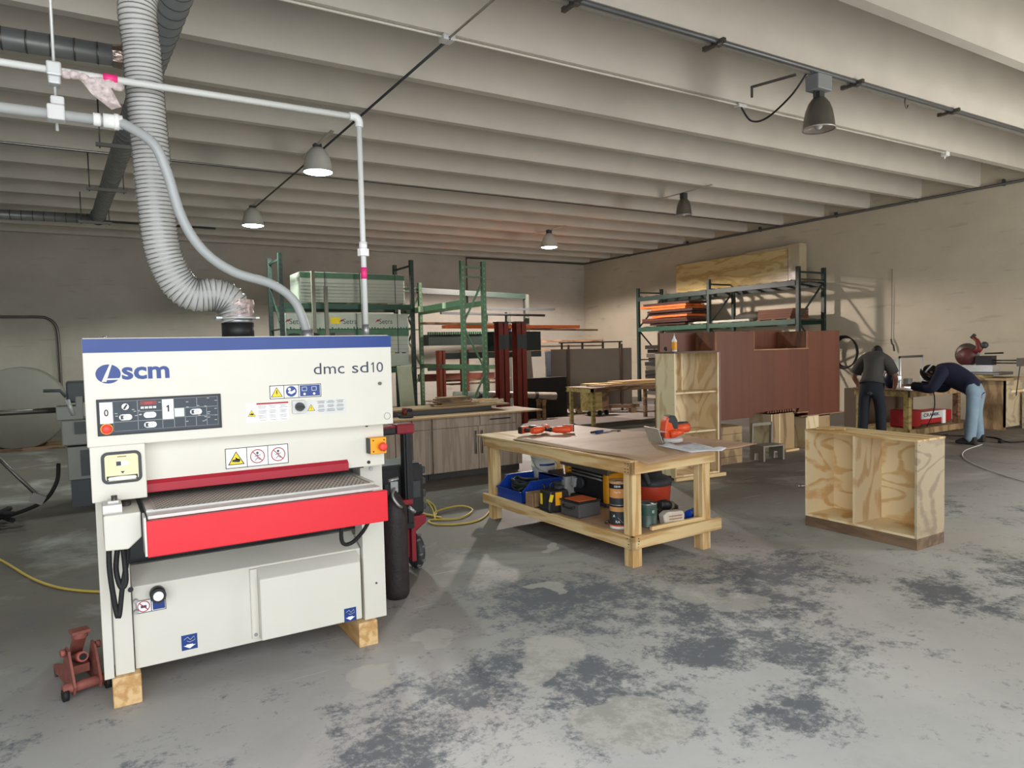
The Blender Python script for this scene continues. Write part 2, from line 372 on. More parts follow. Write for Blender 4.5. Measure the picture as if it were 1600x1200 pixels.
# ------------------------------------------------------------------ ceiling lamps, conduits
def highbay(loc, label, lit=None, ballast=True, r=.2):
    x, y, z = loc
    t = thing('high_bay_lamp', label, 'lamp', (x, y, z), 0)
    prof = [(r, 0), (r*1.0, .02), (r*.98, .03), (r*.93, .1), (r*.83, .19), (r*.65, .27), (r*.4, .325), (r*.15, .34), (.001, .34)]
    B().lathe(prof+[(r*.38, .315), (r*.63, .262), (r*.81, .185), (r*.91, .1), (r*.96, .03), (r*.97, 0)][::-1][:0], (0, 0, 0), 28).build('shade', mat('spun_aluminium_shade', '#8d8982', .35, .75) if not lit else mat('shade_with_painted_glow', '#c9c9c2', .5), t)  # lit lamps get a paler shade colour that stands in for their glow
    o = B().lathe([(r*.97, .0), (r*1.02, -.004), (r*1.02, .012), (r, .014)], (0, 0, 0), 28).build('rim', M_alu, t)
    if lit:
        B().lathe([(.001, -.03), (r*.5, -.025), (r*.85, -.008), (r*.95, .01)], (0, 0, 0), 24).build('lens', mat('lit_lens_'+lit[1:], lit, .3, emit=lit, es=28), t)
    else:
        B().lathe([(r*.95, .005), (r*.5, .03), (r*.2, .05), (.001, .05)], (0, 0, 0), 24).build('lens', mat('dull_unlit_glass', '#a9a69d', .15, .3), t)
        B().ball((0, 0, .05), (.04, .04, .05)).build('bulb', M_lgrey, t)
    if not ballast:
        B().cyl((0, 0, .33), (0, 0, ZB-z+.0), .012, 8).box(-.05, .05, -.05, .05, .32, min(.42, ZB-z)).build('hanging_stem', M_dgrey, t)
        B().box(-.02, .02, -.72, .72, ZB-z-.015, ZB-z).build('hanging_strut', M_conc, t)
    if ballast:
        B().box(-.04, .04, -.04, .04, .33, .39).tube([(-.07, 0, .3), (-.07, 0, .42)], .008, 6).tube([(.07, 0, .3), (.07, 0, .42)], .008, 6).build('neck', M_dgrey, t)
        B().box(-.12, .12, -.08, .08, .40, .56).box(-.14, .14, -.03, .03, .56, .60).build('ballast_box', M_grey, t, bevel=.01)
    return t
highbay((6.80, 4.79, 3.86), 'large unlit aluminium high bay lamp hanging from the nearest ceiling beam', None, True, .165)
highbay((9.73, 9.70, 4.02), 'small unlit high bay lamp beneath the ceiling above the right side of the hall', None, False, .15)
for (x, y, z), lab, c, lc, p in (((2.84, 9.7, 4.08), 'lit high bay lamp with greenish glow nearest the hose', '#d8fff0', (.86, 1, .93), 380),
                          ((2.86, 14.2, 4.08), 'lit high bay lamp with greenish glow farther back on the left', '#e6ffe8', (.88, 1, .9), 380),
                          ((9.74, 14.2, 4.04), 'lit high bay lamp with white glow near the back corner', '#ffffff', (1, .86, .78), 1900)):
    highbay((x, y, z), lab, c, False, .2)
    lampspot('lamp_light', (x, y, z-.06), p, lc, 168 if p > 1000 else 155)
for i, (x, y) in enumerate(((-4.0, 9.7), (-4.0, 14.2))):  # two unseen lamps, added to lift the light on the left of the hall
    highbay((x, y, 4.05), ('added lit high bay lamp, unseen beyond the left edge, front one', 'added lit high bay lamp, unseen beyond the left edge, rear one')[i], '#d8fff0', False, .2)
    lampspot('lamp_light', (x, y, 3.99), 150, (.88, 1, .96))
# white conduit along the beam with junction boxes
t = thing('ceiling_conduit', 'slim white conduit running along a beam above the workbench', 'conduit', (2.94, 5.86, ZB-.02))
B(t).tube([(XL, 5.86, ZB-.02), (11.4, 5.86, ZB-.02)], .012, 6).build('conduit_run', mat('white_conduit', '#d9d5cb', .5), t)
B(t).box(2.88, 3.0, 5.80, 5.92, ZB-.06, ZB-.005).build('junction_box', M_lgrey, t, bevel=.01)
B(t).box(6.76, 6.90, 5.82, 5.90, ZB-.05, ZB-.005).build('junction_box', M_lgrey, t, bevel=.01)
B(t).box(11.35, 11.45, 5.82, 5.90, ZB-.07, ZB-.005).tube([(11.4, 5.86, ZB-.05), (11.38, 5.86, ZB-.11)], .01, 6).build('junction_box', M_wht, t)
t = thing('ceiling_cross_conduit', 'white conduit that turns into a dark cable running across the beams towards the back', 'conduit', (2.94, 5.8, ZB-.03))
B(t).tube([(3.02, YF+.2, ZB-.03), (2.95, 5.8, ZB-.03)], .012, 6).build('conduit_run', mat('white_conduit', '#d9d5cb'), t)
B(t).tube([(2.94, 5.8, ZB-.045), (2.94, 10.5, ZB-.03), (2.9, 15, ZB-.03)], .016, 6).build('cable_run', M_dgrey, t)
single('ceiling_wire', B((0, 11.35, ZB-.02)).tube([(XL, 11.37, ZB-.02), (XW-.1, 11.37, ZB-.02)], .009, 5), M_dgrey, 'thin dark wire stapled along a beam in the middle of the ceiling', 'wire')
single('far_ceiling_pipe', B((0, 16.85, ZB-.03)).tube([(XL, 16.9, ZB-.03), (2.6, 16.9, ZB-.03)], .02, 6), M_dgrey, 'dark pipe under the far left beams ending beside the second lamp', 'pipe')
t = thing('lamp_track', 'dark grey conduit track with brackets carrying the large unlit lamp', 'conduit', (6.8, 4.75, ZB-.03))
B(t).tube([(-2, 4.72, ZB-.03), (XW-.1, 4.72, ZB-.03)], .022, 8).build('track_tube', mat('grey_track_steel', '#6d7072', .45, .5), t)
B(t).box(-2, XW-.1, 4.79, 4.83, ZB-.035, ZB-.002).build('track_channel', mat('grey_track_channel', '#97938b', .6), t)
for x in (3.55, 5.2, 7.36, 9.35, 11.8):
    B(t).box(x-.02, x+.02, 4.64, 4.9, ZB-.06, ZB-.02).box(x-.03, x+.03, 4.70, 4.74, ZB-.075, ZB-.03).build('bracket', M_dsteel, t)
B(t).beam((6.52, 4.86, ZB-.05), (6.3, 5.25, ZB-.09), .03, .02).beam((6.3, 5.25, ZB-.08), (6.3, 5.25, ZB-.2), .02, .02).build('arm', M_dsteel, t)
B(t).tube(smoothpath([(8.3, 4.72, ZB-.05), (8.3, 4.72, ZB-.12), (8.33, 4.72, ZB-.16), (8.36, 4.72, ZB-.12)], 5), .008, 6).build('hook', M_dsteel, t)
_bc = [o for o in COL.objects if o.name == 'high_bay_lamp'][0]
B(_bc).tube(smoothpath([(6.58, 4.78, ZB-.06), (6.55, 4.95, 4.22), (6.6, 5.3, 4.10), (6.7, 5.6, 4.17), (6.82, 5.84, ZB-.05)]), .011, 6).build('power_cord', M_black, _bc)

# ------------------------------------------------------------------ dust ducts
def spiral_duct(name, p, q, r, label):
    p, q = Vector(p), Vector(q); t = thing(name, label, 'duct', p)
    B(t).tube([p, q], r, 20).build('duct_pipe', M_duct, t)
    n = int((q-p).length/.16); bb = B(t); d = (q-p).normalized()
    for i in range(1, n):
        c = p+(q-p)*i/n; bb.tube([c-d*.006, c+d*.006], r*1.04, 20)
    bb.build('spiral_seam', M_dsteel, t, kind='stuff'); return t
td = spiral_duct('spiral_duct', (.70, 4.2, 4.12), (.30, 14.6, 4.12), .11, 'long dark spiral duct hung under the ceiling running to the back')
B(td).cyl((.30, 14.45, 4.12), (.30, 14.75, 4.12), .125, 20).build('end_cap', M_dgrey, td)
spiral_duct('branch_duct', (-3.5, 6.9, 4.1), (.52, 6.75, 4.1), .085, 'dark branch duct with taped foil joint entering from the left edge')
single('foil_tape_joint', B((.42, 6.8, 4.1)).tube([(.30, 6.76, 4.1), (.36, 6.76, 4.1), (.43, 6.755, 4.1), (.5, 6.75, 4.1)], [.09, .098, .091, .1], 14, smooth=False), mat('crumpled_foil', '#b9a79b', .25, .9, bump=.8, bs=30), 'crumpled foil tape on the branch duct', 'tape')
spiral_duct('rear_branch_duct', (-5, 15.0, 4.05), (.30, 14.6, 4.08), .085, 'rear dark duct running left from the end of the long spiral duct')
for i, (x, y) in enumerate(((.48, 9.1), (.39, 11.5), (.28, 14.3))):
    t = thing('duct_hanger', ('strut trapeze under the long duct, closest of the three', 'strut trapeze under the middle of the long duct', 'strut trapeze at the far end of the long duct')[i], 'bracket', (x, y, 3.96))
    B(t).box(x-.28, x+.22, y-.02, y+.02, 3.95, 3.99).build('strut', M_dsteel, t)
    for dx in (-.24, .18): B(t).cyl((x+dx, y, 3.93), (x+dx, y, ZB+.02), .008, 6).build('rod', M_dsteel, t)

# ------------------------------------------------------------------ pipes above the sander
YP = 3.9
M_pipe = mat('white_pvc_pipe', '#d7d9d6', .35, var=.03)
M_pink = mat('pink_tape', '#e8347f', .5)
t = thing('air_pipe', 'white air pipe running right above the sander then dropping down to its top', 'pipe', (1.38, YP, 1.72))
B(t).tube([(-4, YP, 2.93), (1.35, YP, 2.93)], .017, 10).build('pipe_run', M_pipe, t)
B(t).tube([(1.385, YP, 2.89), (1.385, YP, 1.70)], .016, 10).build('drop_pipe', M_pipe, t)
B(t).tube(smoothpath([(1.33, YP, 2.93), (1.365, YP, 2.93), (1.385, YP, 2.91), (1.385, YP, 2.875)], 4), .023, 10).build('elbow', M_pipe, t)
B(t).cyl((1.385, YP, 2.15), (1.385, YP, 2.19), .034, 8, False).cyl((1.385, YP, 2.19), (1.385, YP, 2.23), .023, 10).build('union', M_wht, t)
B(t).cyl((1.385, YP, 2.02), (1.385, YP, 2.085), .0185, 10).build('tape_band', M_pink, t)
B(t).cyl((1.385, YP, 1.69), (1.385, YP, 1.76), .02, 10).build('quick_coupling', M_steel, t)
B(t).cyl((.13, YP, 2.93), (.19, YP, 2.93), .023, 10).build('tape_band', M_pink, t)
b = B(t)
for i in range(7): b.ball((-.02+.035*i, YP+random.uniform(-.005, .005), 2.925-.004*i+random.uniform(-.008, .008)), (.03, .022, .02+.004*random.random()), 8, 5)
b.add([(.02, YP, 2.93), (.1, YP-.015, 2.94), (.14, YP, 2.93), (.2, YP-.02, 2.80), (.16, YP+.01, 2.79), (.08, YP-.02, 2.84)], [(0, 1, 2, 3, 4, 5)])
wr = b.build('tape_wrap', mat('red_speckled_plastic_wrap', '#cdb7b4', .5, var=.5, vs=45), t); sol = wr.modifiers.new('thick', 'SOLIDIFY'); sol.thickness = .006
t = thing('dust_pipe', 'lower grey pvc pipe feeding the thin hose', 'pipe', (-.07, YP-.05, 2.72))
B(t).tube([(-4, YP-.05, 2.72), (.16, YP-.05, 2.715)], .024, 12).build('pipe_run', mat('grey_pvc_pipe', '#b4b7b6', .4), t)
B(t).cyl((.08, YP-.05, 2.716), (.11, YP-.05, 2.716), .03, 12).cyl((.12, YP-.05, 2.716), (.20, YP-.05, 2.716), .033, 12).cyl((.165, YP-.05, 2.716), (.185, YP-.05, 2.716), .038, 12).build('coupling', M_wht, t)
t = thing('pipe_hanger', 'threaded rod hanger clamping the two white pipes at the left', 'bracket', (-.065, YP, 2.7))
B(t).cyl((-.065, YP+.02, 2.66), (-.065, YP+.02, ZB), .007, 8).build('rod', M_galv, t)
B(t).box(-.095, -.035, YP-.03, YP+.03, 2.9, 2.965).box(-.09, -.04, YP-.035, YP+.035, 2.86, 2.9).build('upper_clamp', M_galv, t, bevel=.008)
B(t).box(-.1, -.03, YP-.085, YP-.015, 2.685, 2.755).box(-.085, -.03, YP-.06, YP+.03, 2.76, 2.80).build('lower_clamp', M_lgrey, t, bevel=.008)
hose = smoothpath([(.17, YP-.05, 2.716), (.216, 3.83, 2.700), (.32, 3.78, 2.617), (.374, 3.78, 2.488), (.432, 3.8, 2.28), (.523, 3.82, 2.13), (.668, 3.85, 2.03), (.87, 3.88, 1.972), (.99, 3.9, 1.88), (1.045, 3.9, 1.72), (1.05, 3.9, 1.66)], 8)
t = thing('grey_air_hose', 'smooth grey hose curving from the lower pipe down to the sander top', 'hose', (1.05, 3.9, 1.68))
B(t).tube(hose, .024, 14).build('hose_tube', mat('grey_hose_plastic', '#a6aaaa', .35, var=.04), t)
B(t).cyl((1.05, 3.9, 1.66), (1.05, 3.9, 1.73), .032, 12).box(.98, 1.12, 3.86, 3.94, 1.655, 1.68).build('hose_clamp', M_steel, t)
flex = smoothpath([(.62, 4.55, 4.0), (.42, 4.2, 3.8), (.307, 4.05, 3.395), (.313, 4.05, 3.145), (.32, 4.05, 2.892), (.332, 4.05, 2.637), (.344, 4.05, 2.38), (.363, 4.05, 2.153), (.419, 4.05, 1.995), (.50, 4.05, 1.925), (.61, 4.05, 1.925), (.685, 4.05, 1.885), (.715, 4.05, 1.80)], 10)
M_flex = mat('clear_corrugated_hose', '#d2d1cd', .28, var=.04)
_b = M_flex.node_tree.nodes['Principled BSDF']; _b.inputs['Transmission Weight'].default_value = .25; _b.inputs['IOR'].default_value = 1.1
t = thing('flexible_dust_hose', 'thick clear corrugated dust hose rising from the sander to the ceiling duct', 'hose', (.715, 4.05, 1.79))
# resample by length so that the ribs are even
L_ = [0]
for i in range(1, len(flex)): L_.append(L_[-1]+(flex[i]-flex[i-1]).length)
def at_len(s_):
    for i in range(1, len(flex)):
        if L_[i] >= s_: return flex[i-1].lerp(flex[i], (s_-L_[i-1])/max(1e-6, L_[i]-L_[i-1]))
    return flex[-1]
nr = int(L_[-1]/.021); pts = []; rad = []
for i in range(nr*4+1):
    pts.append(at_len(L_[-1]*i/(nr*4))); rad.append(.084+.005*math.cos(2*PI*i/4))
B(t).tube(pts, rad, 28).build('hose_tube', M_flex, t)
bb = B(t)
for i in range(nr):
    c = at_len(L_[-1]*(i+.0)/nr); d = (at_len(min(L_[-1], L_[-1]*(i)/nr+.01))-at_len(max(0, L_[-1]*i/nr-.01))).normalized()
    bb.tube([c-d*.0022, c+d*.0022], .0905, 24, cap=False)
bb.build('helix_wire', mat('hose_wire', '#77797a', .3, .5), t)

# ------------------------------------------------------------------ the wide belt sander
sd = thing('wide_belt_sander', 'large cream white wide belt sanding machine with blue top band and red feed bar', 'machine', (.68, 4.1, .14))
Z0 = .14
B(sd).box(.005, 1.35, 3.80, 4.75, Z0, .58).build('base_body', M_white, sd)
B(sd).box(.03, 1.33, 3.93, 4.74, .58, 1.0).build('inner_chassis', M_dgrey, sd)  # coloured dark grey for the shade below the feed bar
B(sd).box(.005, .045, 3.64, 3.72, Z0, 1.0).build('side_strip', M_white, sd, bevel=.003)
B(sd).box(.05, .128, 3.66, 3.74, Z0, 1.0).build('left_column', M_white, sd, bevel=.003)
B(sd).box(1.24, 1.365, 3.66, 3.78, .135, 1.02).build('right_column', M_white, sd, bevel=.003)
B(sd).prism([(3.69, Z0), (3.69, .53), (3.83, .60), (3.83, Z0)], 'x', .133, 1.235).build('front_panel', M_white, sd, bevel=.004)
# electrical cover on the front panel
B(sd).prism([(3.69, .160), (3.62, .165), (3.62, .475), (3.69, .525)], 'x', .69, 1.212).build('motor_cover', M_white, sd, bevel=.006)
B(sd).box(.655, .69, 3.675, 3.69, .165, .52).build('cover_flange', M_white, sd, bevel=.002)
B(sd).cyl((.672, 3.67, .185), (.672, 3.68, .185), .009, 8).build('bolt', M_steel, sd)
for x, z in ((.146, .465), (.146, .415)): B(sd).cyl((x, 3.67, z), (x, 3.69, z), .010, 8).build('bolt', M_steel, sd)
B(sd).cyl((.127, 3.655, .53), (.127, 3.66, .53), .012, 10).build('cap_plug', M_black, sd)
B(sd).cyl((1.31, 3.655, .33), (1.31, 3.66, .33), .006, 8).build('bolt', M_dsteel, sd)
kn = B(sd).cyl((.238, 3.69, .485), (.238, 3.63, .485), .034, 20).build('adjusting_knob', M_black, sd)
B(sd).cyl((.238, 3.632, .485), (.238, 3.626, .485), .022, 20).build('knob_cap', M_wht, kn)
# openings and feed bed
B(sd).box(.13, 1.24, 3.92, 4.70, .62, .93).build('feed_chassis', M_dgrey, sd)
bed = B(sd).box(.215, 1.165, 3.31, 4.6, .945, .955).build('conveyor_belt', mat('pale_belt_rubber', '#b9b2a8', .8), sd)
bb = B(sd)
for j in range(17):
    for i in range(46):
        x = .23+.0202*i+(.010 if j % 2 else 0); y = 3.325+.022*j
        bb.box(x-.0042, x+.0042, y-.004, y+.004, .955, .9562)
bb.build('belt_grip_studs', mat('belt_stud_shadow_rubber', '#54504b', .9), sd, kind='stuff')
B(sd).box(.185, 1.19, 3.215, 3.305, .935, .95).box(.185, 1.19, 3.295, 3.305, .93, .958).build('infeed_plate', M_alu, sd, bevel=.002)
B(sd).box(.187, .213, 3.3, 3.7, .93, .96).build('bed_side_rail', M_alu, sd)
B(sd).box(1.168, 1.19, 3.3, 3.9, .93, .96).build('bed_side_rail', M_alu, sd)
B(sd).box(.178, 1.212, 3.185, 3.215, .785, .934).build('red_feed_bar', M_red, sd, bevel=.004)
B(sd).box(.17, .178, 3.19, 3.30, .79, .95).build('bar_end_plate', M_alu, sd)
B(sd).box(.22, 1.16, 3.25, 3.75, .86, .93).build('bed_frame', M_dgrey, sd)
B(sd).box(.03, .10, 3.34, 3.62, .955, .99).box(.05, .09, 3.38, 3.44, .95, 1.0).build('feed_bracket', M_alu, sd)
B(sd).cyl((.12, 3.45, .93), (.12, 3.55, .99), .02, 10).cyl((.075, 3.4, .95), (.075, 3.4, 1.02), .012, 8).build('feed_linkage', M_dsteel, sd)
B(sd).prism([(.03, .81), (.03, .956), (.166, .956), (.166, .85), (.115, .805)], 'y', 3.3, 3.64).build('feed_motor_cover', M_white, sd, bevel=.006)
# header
B(sd).box(-.013, 1.365, 3.47, 3.58, 1.222, 1.684).build('header_cover', M_white, sd, bevel=.005)
B(sd).box(.0, 1.35, 3.58, 4.72, 1.0, 1.66).build('header_body', M_white, sd, bevel=.006)
B(sd).box(-.012, 1.364, 3.466, 3.472, 1.625, 1.683).build('blue_band', M_blue, sd)
B(sd).box(-.01, 1.36, 3.5, 4.7, 1.683, 1.688).build('top_lid', M_white, sd)
B(sd).prism([(.205, 1.04), (1.14, 1.04), (1.14, 1.0), (1.338, 1.0), (1.338, 1.222), (.205, 1.222)], 'y', 3.55, 3.579).build('lower_header_panel', M_white, sd)
B(sd).prism([(3.53, .992), (3.53, 1.03), (3.552, 1.048), (3.6, 1.04), (3.6, .992)], 'x', .205, 1.137).build('red_guard_strip', M_dred, sd, bevel=.002)
B(sd).box(.2, 1.24, 3.6, 4.65, .985, 1.0).build('pressure_shoe', M_dgrey, sd)
for x, z in ((1.246, 1.216), (1.251, 1.02)): B(sd).cyl((x, 3.546, z), (x, 3.551, z), .009, 10).build('cap_plug', M_black, sd)
B(sd).cyl((1.30, 3.66, .965), (1.30, 3.65, .965), .011, 6).build('bolt', M_steel, sd)
B(sd).cyl((1.296, 3.46, 1.437), (1.296, 3.471, 1.437), .009, 8).build('bolt', M_dsteel, sd)
B(sd).cyl((.075, 3.62, 1.684), (.075, 3.62, 1.70), .008, 8).build('top_pin', M_steel, sd)
o = B(sd).lathe([(.016, 0), (.0175, -.0006), (.018, 0)], (1.332, 3.4694, 1.265), 24, 'y').build('round_seal_print', M_print, sd)
# dust outlet and top fittings
B(sd).cyl((.715, 4.05, 1.685), (.715, 4.05, 1.775), .083, 28).build('dust_outlet', M_black, sd)
B(sd).cyl((.715, 4.05, 1.77), (.715, 4.05, 1.80), .077, 28).build('outlet_sleeve', M_steel, sd)
B(sd).box(.6, .82, 4.0, 4.1, 1.797, 1.806).cyl((.715, 4.05, 1.796), (.715, 4.05, 1.806), .10, 20).cyl((.60, 4.03, 1.80), (.63, 4.03, 1.80), .012, 8).build('hose_clamp_plate', M_galv, sd)
B(sd).lathe([(.082, 1.805), (.088, 1.83), (.083, 1.85), (.091, 1.875), (.086, 1.90)], (.715, 4.05, 0), 20, smooth=False).build('foil_wrap', mat('red_speckled_foil', '#c3aaa6', .35, .3, .6, 40, bump=.8, bs=40), sd)
for x in (.99, 1.1): B(sd).lathe([(.001, .03), (.03, .022), (.045, 0)], (x, 3.95, 1.688), 12).build('cable_gland', M_dgrey, sd)
B(sd).obox((.745+.47, 3.8, 1.70), (.12, .05, .02), (0, 0, .2)).build('top_bracket', M_dsteel, sd)
# writing on the header
yF = 3.4695
def T(name, s, m, x, z, y=yF, **k): return text(name, s, m, sd, Vector((x, y-.0006, z))-sd.location, **k)
T('maker_lettering', 'scm', M_blue, .222, 1.533, w=.186, h=.055, bold=.03)
def ellipse(cx, cz, a, bq, n=32): return [(cx+a*math.cos(2*PI*k/n), cz+bq*math.sin(2*PI*k/n)) for k in range(n)]
B(sd).prism(ellipse(.078, 1.533, .047, .041), 'y', yF-.001, yF+.001).build('logo_disc', M_blue, sd)
B(sd).prism([(.052, 1.500), (.070, 1.500), (.094, 1.575), (.086, 1.577)], 'y', yF-.0022, yF).build('logo_stroke', M_white, sd)
B(sd).prism([(.072, 1.507), (.130, 1.507), (.130, 1.514), (.076, 1.514)], 'y', yF-.0030, yF-.0012).build('logo_bar', M_white, sd)
T('model_lettering', 'dmc', M_print, 1.035, 1.524, w=.155, h=.056)
T('model_lettering', 'sd', M_print, 1.195, 1.524, w=.086, h=.056)
T('model_lettering', '0', M_print, 1.300, 1.522, w=.036, h=.052)
B(sd).prism([(1.262, 1.496), (1.268, 1.496), (1.268, 1.548), (1.263, 1.548), (1.252, 1.537), (1.256, 1.534), (1.262, 1.540)], 'y', yF-.0012, yF-.0002).build('model_numeral', M_print, sd)
# control panel
cp = B(sd).box(.028, .523, 3.462, 3.470, 1.268, 1.425).build('control_panel', M_black, sd, bevel=.002)
yP = 3.4610
B(sd).box(.037, .514, yP-.0008, 3.4625, 1.276, 1.418).build('panel_face', M_panel, cp)
b = B(sd)
def frame(b, x0, x1, z0, z1, y, w=.0012):
    b.box(x0, x1, y-.0006, y, z0, z0+w).box(x0, x1, y-.0006, y, z1-w, z1).box(x0, x0+w, y-.0006, y, z0, z1).box(x1-w, x1, y-.0006, y, z0, z1)
for x0, x1, z0, z1 in ((.088, .182, 1.325, 1.415), (.088, .182, 1.285, 1.325), (.182, .278, 1.365, 1.415), (.182, .278, 1.325, 1.365), (.182, .278, 1.285, 1.325), (.278, .325, 1.285, 1.322),
                       (.325, .42, 1.37, 1.415), (.325, .37, 1.285, 1.33), (.37, .415, 1.285, 1.33), (.415, .46, 1.285, 1.33), (.46, .508, 1.285, 1.33), (.37, .46, 1.33, 1.37), (.46, .508, 1.33, 1.37), (.42, .508, 1.37, 1.415)):
    frame(b, x0, x1, z0, z1, yP-.001)
b.build('panel_grid_print', M_grey, cp)
b = B(sd)
for i in range(34):
    x = random.choice((.1, .17, .19, .27, .38, .43, .45, .47, .5))+random.uniform(-.006, .006); z = 1.29+.12*random.random()
    if x < .37 and (z < 1.325): continue
    b.box(x-.005, x+.005, yP-.0016, yP-.001, z, z+.002)
b.build('panel_caption_print', M_lgrey, cp)
B(sd).box(.039, .087, yP-.002, yP, 1.321, 1.412).build('label_plate', M_wht, cp)
B(sd).box(.279, .324, yP-.002, yP, 1.324, 1.413).build('label_plate', M_wht, cp)
T('zero_lettering', '0', M_black, .063, 1.367, y=yP-.002, h=.03, w=.017, bold=.02)
B(sd).prism([(.300, 1.357), (.306, 1.357), (.306, 1.387), (.302, 1.387), (.294, 1.380), (.297, 1.376), (.300, 1.379)], 'y', yP-.0032, yP-.0022).build('one_numeral', M_black, cp)
B(sd).box(.327, .367, yP-.0015, yP, 1.332, 1.37).build('panel_sticker', M_lgrey, cp)
B(sd).box(.192, .258, yP-.002, yP, 1.392, 1.410).build('display', mat('red_display', '#5c1418', .3, emit='#c01010', es=.15), cp)
text('display_digits', '8888', mat('red_digits', '#b03035', .4, emit='#d02020', es=.4), sd, Vector((.225, yP-.0026, 1.401))-sd.location, w=.03, h=.010)
for i in range(4): B(sd).box(.194+.016*i, .207+.016*i, yP-.003, yP, 1.376, 1.386).build('key', M_lgrey, cp)
def pill(x, z, lit=False, w=.05, h=.026, mm=None):
    o = B(sd).prism([(x+(w-h)/2*s_+h/2*math.cos(a), z+h/2*math.sin(a)) for s_, a0 in ((1, -PI/2), (-1, PI/2)) for a in [a0+PI*k/8 for k in range(9)]], 'y', yP-.006, yP).build('push_button', M_wht, cp, bevel=.001)
    B(sd).cyl((x, yP-.009, z), (x, yP-.006, z), h*.40, 14).build('button_cap', M_lgrey, o)
    if not lit: B(sd).box(x-w*.38, x-w*.08, yP-.008, yP-.006, z-h*.33, z+h*.33).build('button_half', M_dgrey, o)
pill(.135, 1.344); pill(.229, 1.348, True); pill(.229, 1.305); pill(.415, 1.35)
kn = B(sd).cyl((.135, yP-.014, 1.39), (.135, yP, 1.39), .014, 16).build('selector_knob', M_wht, cp)
B(sd).obox((.135, yP-.017, 1.39), (.006, .008, .022), (0, .6, 0)).build('selector_pointer', M_black, kn)
es = B(sd).cyl((.062, yP-.004, 1.298), (.062, yP, 1.298), .024, 24).build('emergency_stop_collar', M_amb, cp)
B(sd).lathe([(.001, -.026), (.014, -.025), (.020, -.018), (.020, -.012), (.010, -.010), (.010, 0)], (.062, yP, 1.298), 20, 'y').build('stop_button', M_stop, es)
# stickers
def sticker(x0, x1, z0, z1, y, cells, m=None):
    o = B(sd).box(x0, x1, y-.0008, y, z0, z1).build('safety_sticker', M_wht, sd)
    b = B(sd); frame(b, x0, x1, z0, z1, y-.0009, .0032)
    for c in cells: b.box(c-.0015, c+.0015, y-.0015, y-.0009, z0, z1)
    b.build('sticker_border', M_black, o); return o
def tri(o, cx, cz, s_, y, sym='bolt'):
    B(sd).prism([(cx-s_, cz-s_*.75), (cx+s_, cz-s_*.75), (cx, cz+s_*.95)], 'y', y-.0016, y-.0008).build('warning_border', M_black, o)
    k = .82
    B(sd).prism([(cx-s_*k, cz-s_*.65), (cx+s_*k, cz-s_*.65), (cx, cz+s_*.78)], 'y', y-.0022, y-.0016).build('warning_triangle', M_yel, o)
    b = B(sd); y2 = y-.0028
    if sym == 'bolt': b.prism([(cx-s_*.05, cz+s_*.4), (cx+s_*.12, cz+s_*.4), (cx+s_*.02, cz), (cx+s_*.18, cz), (cx-s_*.1, cz-s_*.5), (cx, cz-s_*.1), (cx-s_*.15, cz-s_*.1)], 'y', y2, y-.0022)
    elif sym == 'bang': b.prism([(cx-s_*.08, cz+s_*.35), (cx+s_*.08, cz+s_*.35), (cx+s_*.04, cz-s_*.2), (cx-s_*.04, cz-s_*.2)], 'y', y2, y-.0022).box(cx-s_*.07, cx+s_*.07, y2, y-.0022, cz-s_*.48, cz-s_*.33)
    else:
        b.prism([(cx-s_*.5, cz-s_*.35), (cx+s_*.35, cz-s_*.45), (cx+s_*.5, cz-s_*.2), (cx+s_*.1, cz-s_*.02), (cx-s_*.45, cz-s_*.1)], 'y', y2, y-.0022)
        for q in range(3): b.beam((cx-s_*.1, (y2+y-.0022)/2, cz-s_*.1+.14*s_*q), (cx+s_*.42, (y2+y-.0022)/2, cz-s_*.05-.1*s_*q), .0006, s_*.09)
    b.build('warning_symbol', M_black, o)
yS = 3.4695
o = sticker(.743, .99, 1.386, 1.451, yS, (.810, .880))
tri(o, .776, 1.416, .028, yS, 'bolt')
B(sd).prism(ellipse(.845, 1.419, .026, .026, 24), 'y', yS-.0016, yS-.0008).build('mandatory_disc', M_blue, o)
B(sd).prism([(.828, 1.413), (.845, 1.405), (.864, 1.415), (.862, 1.428), (.845, 1.418), (.836, 1.423)], 'y', yS-.0022, yS-.0016).prism(ellipse(.836, 1.43, .007, .007, 12), 'y', yS-.0022, yS-.0016).build('reading_symbol', M_wht, o)
B(sd).box(.886, .984, yS-.0016, yS-.0008, 1.392, 1.446).build('blue_field', M_blue, o)
b = B(sd)
for cx in (.908, .955): frame(b, cx-.012, cx+.012, 1.418, 1.438, yS-.0017, .0016); b.prism(ellipse(cx, 1.403, .006, .006, 10), 'y', yS-.0022, yS-.0016)
b.build('pictogram_print', M_wht, o)
def lines(o, x0, x1, z0, z1, y, m=M_print, n=10):
    b = B(sd)
    for i in range(n):
        z = z1-(z1-z0)*(i+.5)/n
        if i % 4 == 3: continue
        w = (x1-x0)*random.uniform(.55, .95)/2; c = (x0+x1)/2
        b.box(c-w, c+w, y-.0014, y-.0008, z-.0009, z+.0007)
    b.build('small_print', m, o)
o = B(sd).box(.632, .828, yS-.0008, yS, 1.281, 1.371).build('danger_sticker', M_wht, sd)
tri(o, .657, 1.323, .018, yS, 'hand')
B(sd).box(.680, .828, yS-.0014, yS-.0008, 1.363, 1.371).build('red_heading', M_dred, o)
for i in range(3): lines(o, .683+.049*i, .728+.049*i, 1.285, 1.36, yS, M_print if i else M_print, 13)
B(sd).box(.845, .906, 3.455, 3.47, 1.310, 1.373).build('isolator_plate', M_lgrey, sd, bevel=.003)
rk = B(sd).cyl((.877, 3.435, 1.343), (.877, 3.455, 1.343), .021, 20).build('isolator_knob', M_dgrey, sd)
